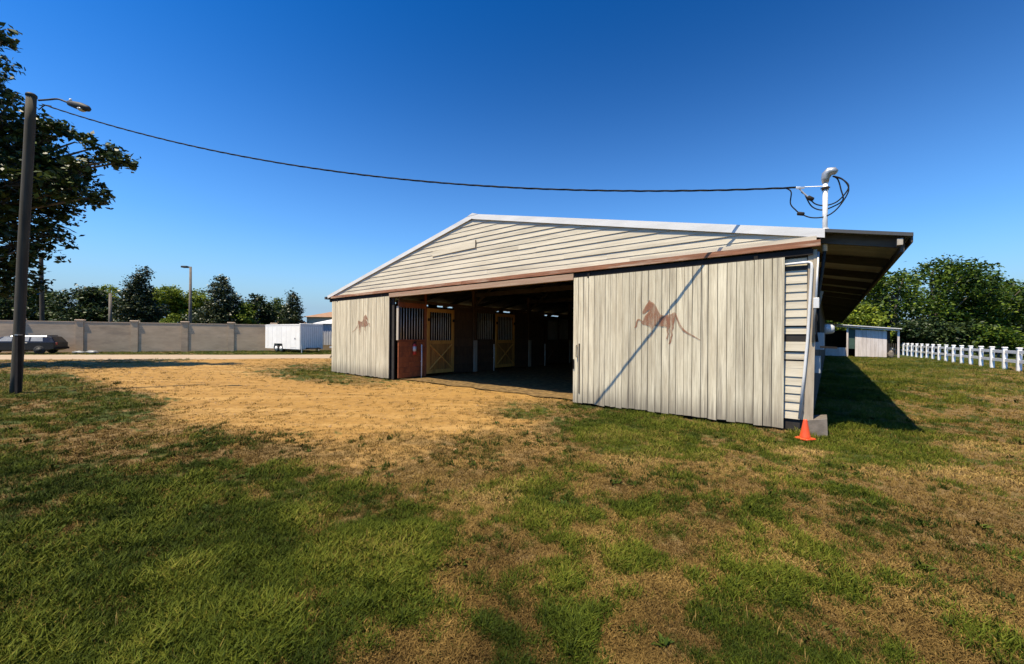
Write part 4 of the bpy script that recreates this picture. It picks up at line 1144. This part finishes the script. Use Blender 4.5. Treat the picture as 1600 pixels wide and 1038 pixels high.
# ---------------------------------------------------------------- white fence on the right
f0, f1 = gnd(1418, 556), gnd(1592, 580.5)
fd = (f1 - f0).normalized()
fen = empty('white_fence', f1, math.atan2(fd.y, fd.x), 'white two-rail post fence running beside the grass on the right', 'fence')
flen = (f1 - f0).length
sp = 1.58
pm = MB().bbox(-0.085, 0.085, -0.085, 0.085, -0.05, 1.16, 0.02).mesh('fence_post', M['white_paint'])
cm = MB().bbox(-0.10, 0.10, -0.10, 0.10, 1.161, 1.22, 0.02).mesh('fence_cap', M['white_paint'])
rm = MB().box(0.0, sp, -0.03, 0.03, -0.08, 0.08).mesh('fence_rail', M['white_paint'])
for i in range(-22, 8):
    po = link('post', pm, fen, (i * sp, 0, 0))
    po.rotation_euler = (random.uniform(-0.012, 0.012), random.uniform(-0.012, 0.012), 0)
    link('cap', cm, po)
    if i < 7:
        for zz in (0.50, 0.97): link('rail', rm, fen, (i * sp, 0, zz + random.uniform(-0.01, 0.01)))

# ---------------------------------------------------------------- lean-to shed at the far end of the barn
sh = empty('lean_to_shed', A - U * -1.2 + V * 38.3, RZ, 'small pale shed with sloping roof at the far end of the barn', 'shed')
sh.scale = (1.2, 1.2, 1.3)
# local x runs to the right of the barn front, y away from it
g = MB()
for i in range(8):
    x = 3.05 + i * 0.215
    MB().box(x, x + 0.207, 0.0, 0.03, 0.03, 1.86 - 0.05 * i * 0.2).build('plank', M['shed_panel'], sh)
def shed_roof(mb, x0, x1, y0, y1, za, zb, t):
    return mb.add([(x0, y0, za), (x1, y0, zb), (x1, y1, zb), (x0, y1, za), (x0, y0, za + t), (x1, y0, zb + t), (x1, y1, zb + t), (x0, y1, za + t)], [(0, 3, 2, 1), (4, 5, 6, 7), (0, 1, 5, 4), (1, 2, 6, 5), (2, 3, 7, 6), (3, 0, 4, 7)])
shed_roof(MB(), 0.9, 5.5, -0.35, 3.2, 2.30, 1.88, 0.05).build('roof', M['rake'], sh)
shed_roof(MB(), 0.95, 5.4, -0.20, -0.12, 2.16, 1.76, 0.13).build('fascia', M['shed_panel'], sh)
for x in (2.55, 5.3): MB().box(x, x + 0.11, -0.12, -0.01, 0, 1.95).build('post', M['shed_panel'], sh)
MB().box(0.95, 2.54, -0.05, 0.0, 0.03, 0.62).build('low_wall', M['shed_panel'], sh)
MB().box(0.8, 0.94, -0.06, 0.05, 0.03, 0.70).build('jamb', M['pvc'], sh)
MB().box(0.9, 5.2, 3.0, 3.05, 0, 1.85).build('back_wall', M['dark_wood'], sh)
MB().box(0.85, 0.9, 0.06, 3.0, 0, 2.2).build('side_wall', M['dark_wood'], sh)
MB().box(2.68, 3.04, 0.05, 0.08, 0.55, 1.9).build('shutter', simple('dull_green_shutter', (0.04, 0.08, 0.06), (0.025, 0.05, 0.04), 0.6), sh)
MB().box(4.78, 4.82, 0.032, 2.9, 0.03, 1.75).build('side_wall', M['dark_wood'], sh)
for i in range(5): MB().box(4.86 + i * 0.11, 4.90 + i * 0.11, 0.0, 0.03, 0.03, 0.95).build('picket', M['dark_wood'], sh)
lump('sack', A - U * 4.75 + V * 38.0, (0.22, 0.2, 0.35), M['concrete'], 'pale sack leaning by the shed and fence end', 'sack', None, 3)

# ---------------------------------------------------------------- trees
def make_tree(name, base, blobs, leaf, label, trunk_r=0.2, leaf_size=0.2, density=1.0, clump=0.5, group=None, trunk_top=None, seed=0, shell=0.55, per=26, twigs=False):
    """blobs: (centre relative to base, radii); leaves are small faces in clumps through each blob"""
    r = np.random.default_rng(seed + 100)
    root = empty(name, base, 0, label, 'tree' if 'bush' not in name else 'bush', group)
    C = []
    for c, rad in blobs:
        vol = rad[0] * rad[1] * rad[2]
        n = max(6, int(density * 26 * (vol ** (2 / 3)) / (clump ** 2) * 0.25))
        d = r.normal(size=(n, 3)); d /= np.linalg.norm(d, axis=1, keepdims=True)
        rr = shell + (1 - shell) * r.random((n, 1)) ** 0.6
        rr *= 1 + 0.22 * (r.random((n, 1)) - 0.4)
        C.append(np.array(c) + d * rr * np.array(rad))
    C = np.concatenate(C)
    cs = clump * (0.55 + 0.8 * r.random(len(C)))
    P = np.repeat(C, per, 0); S_ = np.repeat(cs, per)
    off = r.normal(size=P.shape) * np.array([0.5, 0.5, 0.34])
    P = P + off * S_[:, None]
    n = len(P)
    ax = r.normal(size=(n, 3)); ax[:, 2] *= 0.5; ax /= np.linalg.norm(ax, axis=1, keepdims=True)
    nr_ = r.normal(size=(n, 3)) * 0.75 + off * 0.6; nr_[:, 2] += 0.9
    sd = np.cross(ax, nr_); sd /= np.linalg.norm(sd, axis=1, keepdims=True) + 1e-9
    L = leaf_size * (0.6 + 0.8 * r.random((n, 1))); Wd = L * 0.52
    up_ = np.cross(sd, ax)
    v0 = P - ax * L * 0.5; v1 = P + sd * Wd * 0.5 + up_ * L * 0.06; v2 = P + ax * L * 0.5; v3 = P - sd * Wd * 0.5 + up_ * L * 0.06
    vv = np.stack([v0, v1, v2, v3], 1).reshape(-1, 3)
    me = bpy.data.meshes.new('crown')
    me.vertices.add(len(vv)); me.vertices.foreach_set('co', vv.astype(np.float32).ravel())
    me.loops.add(n * 4); me.loops.foreach_set('vertex_index', np.arange(n * 4, dtype=np.int32))
    me.polygons.add(n); me.polygons.foreach_set('loop_start', np.arange(0, n * 4, 4, dtype=np.int32))
    me.polygons.foreach_set('loop_total', np.full(n, 4, np.int32))
    me.update(); me.validate(); me.materials.append(leaf)
    link('crown', me, root)
    # trunk and limbs
    mb = MB()
    top = Vector(trunk_top) if trunk_top else Vector((0, 0, max(b[0][2] for b in blobs)))
    pts, rs = [], []
    for i in range(9):
        t = i / 8
        pts.append(Vector((top.x * t ** 1.5, top.y * t ** 1.5, top.z * t - 0.1 * (1 - t))) + Vector((mnoise.noise(Vector((t * 3, seed, 0))), mnoise.noise(Vector((t * 3, seed, 9))), 0)) * trunk_r * 0.8 * (0 if i == 0 else 1)); rs.append(trunk_r * (1.25 if i == 0 else 1) * (1 - 0.8 * t))
    mb.tube(pts, rs, 10)
    for c, rad in blobs:
        c = Vector(c)
        z0 = min(max(c.z - max(rad) * 0.9, top.z * 0.18), top.z * 0.8)
        f = z0 / top.z * 8; i = min(int(f), 7); st = pts[i].lerp(pts[i + 1], f - i)
        if (c - st).length > 0.6:
            for _ in range(2):
                e = c + Vector(tuple(r.normal(size=3))) * max(rad) * 0.3
                m1 = st.lerp(e, 0.5) + Vector((0, 0, -0.06 * (e - st).length))
                mb.tube([st, m1, e], [trunk_r * 0.38, trunk_r * 0.25, trunk_r * 0.08], 6)
    if twigs:
        for c, rad in blobs:
            c = Vector(c); dd = np.linalg.norm((C - np.array(c)) / np.array(rad), axis=1)
            for q in np.nonzero(dd < 1.2)[0][:40]:
                e = Vector(tuple(C[q])); m1 = c.lerp(e, 0.55) + Vector(tuple(r.normal(size=3))) * 0.06
                mb.tube([c, m1, e], [0.022, 0.014, 0.005], 4)
    mb.build('trunk', M['bark'], root, True)
    return root

def pb_(px, py, d, rx, ry, rz_, base):
    p = at(px, py, d) - Vector(base)
    return ((p.x, p.y, p.z), (rx, ry, rz_))

# big broadleaf tree at the left, trunk outside the frame
tb0 = (-25.8, 17.6, 0)
bl = [pb_(*q, tb0) for q in [(-90, 90, 17.5, 2.0, 2.2, 1.8), (-20, 175, 17, 1.5, 1.8, 1.3), (20, 205, 17.5, 1.5, 1.8, 1.5), (70, 265, 18, 1.5, 1.8, 1.0), (125, 265, 18, 1.0, 1.2, 0.9), (160, 240, 18.3, 0.9, 1.0, 0.75),
      (110, 300, 18, 1.2, 1.5, 0.8), (55, 330, 18.5, 1.6, 1.8, 1.1), (140, 305, 18, 0.5, 0.7, 0.45), (10, 290, 17, 1.6, 1.8, 1.4), (-40, 300, 17.5, 2.0, 2.0, 1.8), (75, 368, 18.5, 0.9, 1.2, 0.55), (20, 385, 18, 1.4, 1.6, 0.8), (-40, 420, 18, 1.8, 2, 1.2), (5, 440, 19, 1.2, 1.4, 0.8),
      (95, 200, 18, 0.55, 0.7, 0.22), (100, 208, 18, 0.5, 0.6, 0.2), (-110, 200, 18, 3.0, 3.0, 3.0), (-140, 330, 18, 3.0, 3.0, 2.2), (2, 52, 17.5, 0.45, 0.5, 0.22), (2, 68, 17.5, 0.5, 0.5, 0.12), (-5, 125, 17, 0.9, 1.2, 0.4), (190, 252, 18.2, 0.4, 0.5, 0.2)]]
make_tree('broadleaf_tree', tb0, bl, M['leaf_dark'], 'large dark broadleaf tree hanging into the picture at the left', 0.34, 0.25, 0.38, 0.33, seed=3, trunk_top=(0.2, 0.2, 11), shell=0.25, per=28, twigs=True)

# clipped dark conical trees behind the wall
def conical(px, py_top, d, wpx, label, seed):
    x = (px - PX) / F * d
    h = (EYE + (PY - py_top) / F * d) * 0.93
    w = wpx / F * d / 2
    bl = []
    r = random.Random(seed)
    for i in range(7):
        t = i / 6
        rad = w * (1.0 - 0.78 * t ** 1.25) * r.uniform(0.82, 1.08)
        bl.append(((r.uniform(-0.12, 0.12) * w, r.uniform(-0.12, 0.12) * w, h * (0.28 + 0.67 * t)), (rad, rad, h * 0.11)))
    make_tree('magnolia_tree', (x, d, 0), bl, M['leaf_magnolia'], label, 0.16, 0.24, 1.5, 0.42, 'dark conical trees behind the wall', seed=seed, shell=0.45, per=22)
conical(218, 418, 46, 74, 'tallest dark conical tree behind the wall, left of the street light', 21)
conical(345, 432, 48, 76, 'broad dark conical tree behind the wall, right of the street light', 22)
conical(458, 452, 50, 48, 'small dark conical tree behind the white cargo trailer', 23)

def roundtree(px, py_top, d, wpx, leaf, label, seed, nm='round_tree', group='round trees behind the wall', ls=0.34, dens=1.0, cl=0.55, low=0.25, flat=1.0):
    x = (px - PX) / F * d
    h = EYE + (PY - py_top) / F * d
    w = wpx / F * d / 2
    r = random.Random(seed)
    bl = [((0, 0, h * 0.62), (w * 0.7, w * 0.7, h * 0.3))]
    for i in range(9):
        a = r.uniform(0, 2 * PI); q = r.uniform(0.4, 0.75)
        zz = r.uniform(low + 0.1, 0.86)
        rr = w * r.uniform(0.28, 0.45) * (1.15 - 0.4 * abs(zz - 0.55))
        k = math.sqrt(max(0.05, 1 - ((zz - 0.55) / 0.5) ** 2))
        bl.append(((math.cos(a) * w * q * k, math.sin(a) * w * q * k, h * zz), (rr, rr, rr * 0.75 * flat)))
    bl.append(((r.uniform(-.2, .2) * w, 0, h - w * 0.22), (w * 0.35, w * 0.35, w * 0.22)))
    make_tree(nm, (x, d, 0), bl, leaf, label, 0.035 * h, ls, dens, cl, group, seed=seed, shell=0.42, per=22)
roundtree(125, 452, 50, 96, M['leaf_dark'], 'wide dark round tree behind the wall, beside the farther pole', 31)
roundtree(48, 452, 56, 90, M['leaf_back'], 'round tree behind the wall at the left edge', 32)
roundtree(172, 452, 62, 60, M['leaf_bright'], 'light green tree left of the tallest conical tree', 33)
roundtree(262, 452, 60, 84, M['leaf_bright'], 'mid green tree between tallest conical tree and street light', 34)
roundtree(308, 457, 62, 64, M['leaf_bright'], 'mid green tree just behind the street light', 35)
roundtree(402, 463, 52, 52, M['leaf_dark'], 'dark rounded tree between the two right conical trees', 36)
roundtree(380, 478, 49, 34, M['leaf_bright'], 'small light green tree below the dark rounded tree', 37)
roundtree(10, 462, 46, 60, M['leaf_dark'], 'dark tree behind the wall below the large broadleaf tree', 38)
roundtree(-60, 440, 50, 130, M['leaf_back'], 'round tree behind the wall beyond the left edge', 39)
roundtree(430, 470, 60, 50, M['leaf_back'], 'far dull green tree behind the cargo trailer', 40)
roundtree(200, 482, 75, 110, M['leaf_back'], 'far low tree behind the tallest conical tree', 42)
roundtree(350, 482, 80, 100, M['leaf_back'], 'far low tree behind the broad conical tree', 43)
roundtree(270, 495, 42, 38, M['leaf_bright'], 'rounded yellow green bush just over the wall', 41, 'garden_bush', None, 0.2, 1.0, 0.3, 0.2)

# big trees on the right
roundtree(1400, 420, 44, 120, M['leaf_oak'], 'green tree just right of the barn eave', 51, 'oak_tree', 'trees beyond the white fence', 0.36, 1.15, 0.85, 0.1)
roundtree(1458, 398, 46, 150, M['leaf_oak'], 'tallest green tree beyond the white fence', 52, 'oak_tree', 'trees beyond the white fence', 0.36, 1.15, 0.85, 0.1)
roundtree(1522, 416, 48, 130, M['leaf_oak'], 'broad green tree right of the tallest one', 53, 'oak_tree', 'trees beyond the white fence', 0.36, 1.15, 0.85, 0.1)
roundtree(1580, 440, 50, 120, M['leaf_oak'], 'lower green tree at the right edge beyond the fence', 54, 'oak_tree', 'trees beyond the white fence', 0.36, 1.15, 0.85, 0.1)
roundtree(1345, 470, 42, 70, M['leaf_bright'], 'yellow green tree over the lean-to shed roof', 55, 'oak_tree', 'trees beyond the white fence', 0.36, 1.2, 0.6, 0.1)
roundtree(1650, 430, 52, 140, M['leaf_oak'], 'green tree beyond the right edge', 56, 'oak_tree', 'trees beyond the white fence', 0.40, 1.0, 0.75, 0.1)
roundtree(1740, 420, 50, 150, M['leaf_oak'], 'green tree far beyond the right edge', 57, 'oak_tree', 'trees beyond the white fence', 0.40, 1.0, 0.75, 0.1)
roundtree(1300, 455, 58, 130, M['leaf_oak'], 'green tree behind the far end of the barn', 58, 'oak_tree', 'trees beyond the white fence', 0.40, 1.0, 0.75, 0.1)
for q, (px, pt_, dd, ww) in enumerate(((1440, 492, 40, 80), (1500, 500, 38, 70), (1560, 505, 36, 60), (1620, 500, 37, 70), (1385, 500, 47, 60))):
    roundtree(px, pt_, dd, ww, M['leaf_dark'] if q != 2 else M['leaf_oak'], ['dark shrub behind the far stretch of fence', 'dark shrub behind the middle of the fence', 'mid green shrub behind the near stretch of fence', 'dark shrub behind the fence at the right edge', 'dark shrub behind the lean-to shed'][q], 61 + q, 'hedge_bush', 'shrubs behind the fence', 0.3, 1.4, 0.5, 0.05)

# ---------------------------------------------------------------- grass
def tuft_mesh(name, nb, h, spread, mat, seed, lean=0.5, w=0.006):
    r = random.Random(seed); mb = MB()
    for i in range(nb):
        a = r.uniform(0, 2 * PI); q = spread * math.sqrt(r.random())
        bx, by = math.cos(a) * q, math.sin(a) * q
        hh = h * r.uniform(0.45, 1.15); la = r.uniform(0, 2 * PI); ln = hh * lean * r.uniform(0.2, 1.3)
        dx, dy = math.cos(la) * ln, math.sin(la) * ln
        wa = r.uniform(0, PI); wx, wy = math.cos(wa) * w * r.uniform(0.7, 1.3), math.sin(wa) * w * r.uniform(0.7, 1.3)
        mb.add([(bx - wx, by - wy, -0.01), (bx + wx, by + wy, -0.01), (bx + dx * 0.4 + wx * 0.8, by + dy * 0.4 + wy * 0.8, hh * 0.62), (bx + dx * 0.4 - wx * 0.8, by + dy * 0.4 - wy * 0.8, hh * 0.62), (bx + dx, by + dy, hh * 0.95)],
               [(0, 1, 2, 3), (3, 2, 4)])
    return mb.mesh(name, mat)
def scatter(name, label, pts, rot, scl, idx, protos, tone, cat='grass'):
    src = bpy.data.collections.new(name + '_source')
    for i, m in enumerate(protos):
        src.objects.link(bpy.data.objects.new('%s_tuft_%02d' % (name, i), m))
    me = bpy.data.meshes.new(name)
    me.vertices.add(len(pts)); me.vertices.foreach_set('co', pts.astype(np.float32).ravel())
    a = me.attributes.new('rot', 'FLOAT', 'POINT'); a.data.foreach_set('value', rot.astype(np.float32))
    a = me.attributes.new('scl', 'FLOAT', 'POINT'); a.data.foreach_set('value', scl.astype(np.float32))
    a = me.attributes.new('pick', 'INT', 'POINT'); a.data.foreach_set('value', idx.astype(np.int32))
    a = me.attributes.new('tone', 'FLOAT', 'POINT'); a.data.foreach_set('value', tone.astype(np.float32))
    o = link(name, me)
    ng = bpy.data.node_groups.new(name + '_nodes', 'GeometryNodeTree')
    ng.interface.new_socket('Geometry', in_out='INPUT', socket_type='NodeSocketGeometry')
    ng.interface.new_socket('Geometry', in_out='OUTPUT', socket_type='NodeSocketGeometry')
    nn, ll = ng.nodes, ng.links
    gi, go = nn.new('NodeGroupInput'), nn.new('NodeGroupOutput')
    m2p = nn.new('GeometryNodeMeshToPoints')
    ip = nn.new('GeometryNodeInstanceOnPoints')
    ci = nn.new('GeometryNodeCollectionInfo')
    ci.inputs['Collection'].default_value = src
    ci.inputs['Separate Children'].default_value = True
    ci.inputs['Reset Children'].default_value = True
    def attr(nm, dt):
        n = nn.new('GeometryNodeInputNamedAttribute'); n.data_type = dt; n.inputs['Name'].default_value = nm
        return n.outputs['Attribute']
    cx = nn.new('ShaderNodeCombineXYZ')
    ll.new(attr('rot', 'FLOAT'), cx.inputs[2])
    cs = nn.new('ShaderNodeCombineXYZ')
    sc = attr('scl', 'FLOAT')
    for i in range(3): ll.new(sc, cs.inputs[i])
    ll.new(gi.outputs[0], m2p.inputs[0]); ll.new(m2p.outputs[0], ip.inputs['Points'])
    ll.new(ci.outputs[0], ip.inputs['Instance']); ip.inputs['Pick Instance'].default_value = True
    ll.new(attr('pick', 'INT'), ip.inputs['Instance Index'])
    ll.new(cx.outputs[0], ip.inputs['Rotation']); ll.new(cs.outputs[0], ip.inputs['Scale'])
    ll.new(ip.outputs[0], go.inputs[0])
    md = o.modifiers.new('scatter', 'NODES'); md.node_group = ng
    return tag(o, label, cat, kind='stuff')

def in_barn(x, y):
    dx, dy = x - A.x, y - A.y
    X = -(dx * U.x + dy * U.y); Y = dx * V.x + dy * V.y
    door = ((X > -3.95) | (X < -10.8))
    return (X > X_L - 0.02) & (X < X_R + 0.03) & (Y > np.where(door, -0.12, 0.6)) & (Y < LEN + 0.1)
def on_road(x, y):
    yc = np.interp(x, [-80, -55, -40, -30, -20, -13, -8], [13, 19.5, 23.5, 25.9, 27.6, 29.3, 33])
    return (np.abs(y - yc) < 2.9) & (x < -8)
def sample(n, r0, r1, p=1.0):
    a = np.radians(rng.uniform(-64, 64, n))
    r = r0 * (r1 / r0) ** (rng.random(n) ** p)
    return r * np.sin(a), r * np.cos(a), r
x, y, r = sample(210000, 1.2, 48)
g, d = cover(x, y)
ok = ~in_barn(x, y) & ~on_road(x, y)
pr = rng.random(len(x))
green = ok & (pr < np.clip(g * 1.25 - 0.24, 0.015, 0.86)) & (rng.random(len(x)) > d * 1.5 - 0.1)
dry = ok & ~green & (rng.random(len(x)) < np.clip(0.80 - d * 0.76, 0, 1))
def go(sel, name, label, protos, s0):
    xs, ys, rs, gg = x[sel], y[sel], r[sel], g[sel]
    z = ground_height(xs, ys)
    big = fbm(xs * 0.55 + 5, ys * 0.55 + 80, 4); sm = fbm(xs * 2.3 + 50, ys * 2.3 + 8, 3)
    tone = np.clip(0.08 + (big - 0.5) * 0.9 + (sm - 0.5) * 0.7 + rng.normal(0, 0.07, len(xs)) + np.clip((rs - 6) * 0.02, 0, 0.16), -0.2, 0.6)  # foreground darkening put into the blade tone, fading with distance
    lush = np.clip(0.55 + 0.55 * gg + (sm - 0.5) * 1.3, 0.35, 1.5) if name == 'grass' else np.clip(1 + (sm - 0.5), 0.6, 1.5)
    sc = s0 * rng.uniform(0.65, 1.25, len(xs)) * np.clip(0.9 + (rs - 3) * 0.035, 0.85, 1.8) * lush
    return scatter(name, label, np.stack([xs, ys, z], 1), rng.uniform(0, 6.28, len(xs)), sc, rng.integers(0, len(protos), len(xs)), protos, tone)
gp = [tuft_mesh('green_tuft', 17, 0.056, 0.055, M['blade'], 70 + i, 1.0, 0.0024) for i in range(6)]
dp_ = [tuft_mesh('straw_tuft', 15, 0.026, 0.06, M['blade_dry'], 90 + i, 1.5, 0.0030) for i in range(6)]
go(green, 'grass', 'short green grass growing in patches over the field', gp, 1.0)
go(dry, 'dry_grass', 'short straw coloured dead grass between the green patches', dp_, 1.0)
# broad-leaved weed clumps standing in the straw and at the edge of the dirt
def weed_mesh(seed):
    rr = random.Random(seed); mb = MB()
    for i in range(16):
        a = rr.uniform(0, 2 * PI); L_ = rr.uniform(0.05, 0.12); el = rr.uniform(0.15, 1.2); w_ = L_ * rr.uniform(0.10, 0.2)
        d_ = Vector((math.cos(a) * math.cos(el), math.sin(a) * math.cos(el), math.sin(el))); sd_ = Vector((-math.sin(a), math.cos(a), 0))
        p0_ = Vector((rr.uniform(-.03, .03), rr.uniform(-.03, .03), 0)); m1 = p0_ + d_ * L_ * 0.55; e_ = p0_ + d_ * L_ - Vector((0, 0, L_ * 0.18))
        mb.add([p0_, m1 + sd_ * w_, e_, m1 - sd_ * w_], [(0, 1, 2, 3)])
    return tuft_mesh('weed', 30, 0.085, 0.07, M['weed'], seed, 0.95, 0.0042) if seed % 5 else mb.mesh('weed', M['weed'])
M['weed'] = leaf_mat('dark_weed_leaf', [(0.0, (0.010, 0.018, 0.003)), (0.5, (0.028, 0.044, 0.005)), (1.0, (0.075, 0.09, 0.010))], 0, 0.7, 0.08, True)
wx, wy, wr = sample(9000, 2.2, 20)
wg, wd_ = cover(wx, wy)
cl_ = fbm(wx * 1.3 + 7, wy * 1.3 + 3, 3)
ws = ~in_barn(wx, wy) & ~on_road(wx, wy) & (cl_ > 0.52) & (wd_ < 0.75) & (rng.random(len(wx)) < 0.55)
spots = [(320, 688, 14), (345, 695, 10), (380, 690, 10), (300, 700, 8), (470, 703, 6), (770, 692, 9), (735, 735, 8), (575, 770, 12), (850, 785, 22), (890, 795, 18), (930, 800, 14), (820, 780, 10), (870, 718, 6), (690, 725, 5), (1060, 748, 12), (1340, 800, 10), (1390, 790, 8), (600, 730, 6), (1300, 765, 8), (1010, 750, 6), (1420, 812, 8)]
ex_, ey_ = [], []
for a_, b_, n_ in spots:
    p_ = gnd(a_, b_)
    for _ in range(n_ * 2): ex_.append(p_.x + random.gauss(0, 0.16)); ey_.append(p_.y + random.gauss(0, 0.16))
wx, wy = np.concatenate([wx[ws], ex_]), np.concatenate([wy[ws], ey_]); wr = np.hypot(wx, wy)
scatter('weeds', 'low dark weed clumps scattered through the grass', np.stack([wx, wy, ground_height(wx, wy)], 1), rng.uniform(0, 6.28, len(wx)), rng.uniform(0.4, 1.0, len(wx)) * np.clip(0.55 + wr * 0.05, 0.6, 1.3), rng.integers(0, 5, len(wx)), [weed_mesh(200 + i) for i in range(5)], rng.uniform(0.05, 0.35, len(wx)), 'weeds')
stk = [tuft_mesh('stalk', 3, 0.085, 0.03, M['blade_dry'], 300 + i, 0.45, 0.0018) for i in range(4)]
lx, ly, lr = sample(3200, 2.0, 16)
lg, ld = cover(lx, ly)
ls_ = ~in_barn(lx, ly) & (ld < 0.5) & (fbm(lx * 1.1 + 2, ly * 1.1 + 60, 3) > 0.48)
lx, ly = lx[ls_], ly[ls_]
scatter('dead_stalks', 'thin dead grass stalks standing above the turf', np.stack([lx, ly, ground_height(lx, ly)], 1), rng.uniform(0, 6.28, len(lx)), rng.uniform(0.4, 1.0, len(lx)), rng.integers(0, 4, len(lx)), stk, rng.uniform(0.2, 0.5, len(lx)), 'grass')
# clods and small stones on the bare dirt
def clod_mesh(seed):
    rr = random.Random(seed); mb = MB(); vs_ = []
    for zz, q in ((0, 0.9), (0.45, 1.0), (0.8, 0.5)):
        for k in range(6):
            a = k * PI / 3 + rr.uniform(-0.3, 0.3); e = q * rr.uniform(0.7, 1.2)
            vs_.append((math.cos(a) * e, math.sin(a) * e, zz * rr.uniform(0.7, 1.1) - 0.15))
    mb.add(vs_, [(k, (k + 1) % 6, 6 + (k + 1) % 6, 6 + k) for k in range(6)] + [(6 + k, 6 + (k + 1) % 6, 12 + (k + 1) % 6, 12 + k) for k in range(6)] + [tuple(range(12, 18))])
    return mb.mesh('clod', M['clod'])
xs, ys, rs = sample(26000, 5.0, 34)
gg, dd = cover(xs, ys)
sel = ~in_barn(xs, ys) & ~on_road(xs, ys) & (rng.random(len(xs)) < np.clip(dd * 1.3 - 0.25, 0, 0.8))
xs, ys, rs = xs[sel], ys[sel], rs[sel]
scatter('dirt_clods', 'scattered small clods and stones on the bare dirt', np.stack([xs, ys, ground_height(xs, ys)], 1), rng.uniform(0, 6.28, len(xs)), 0.007 * rng.lognormal(0, 0.5, len(xs)) * np.clip(rs / 9, 0.9, 2), rng.integers(0, 4, len(xs)), [clod_mesh(i) for i in range(4)], np.zeros(len(xs)), 'clods')
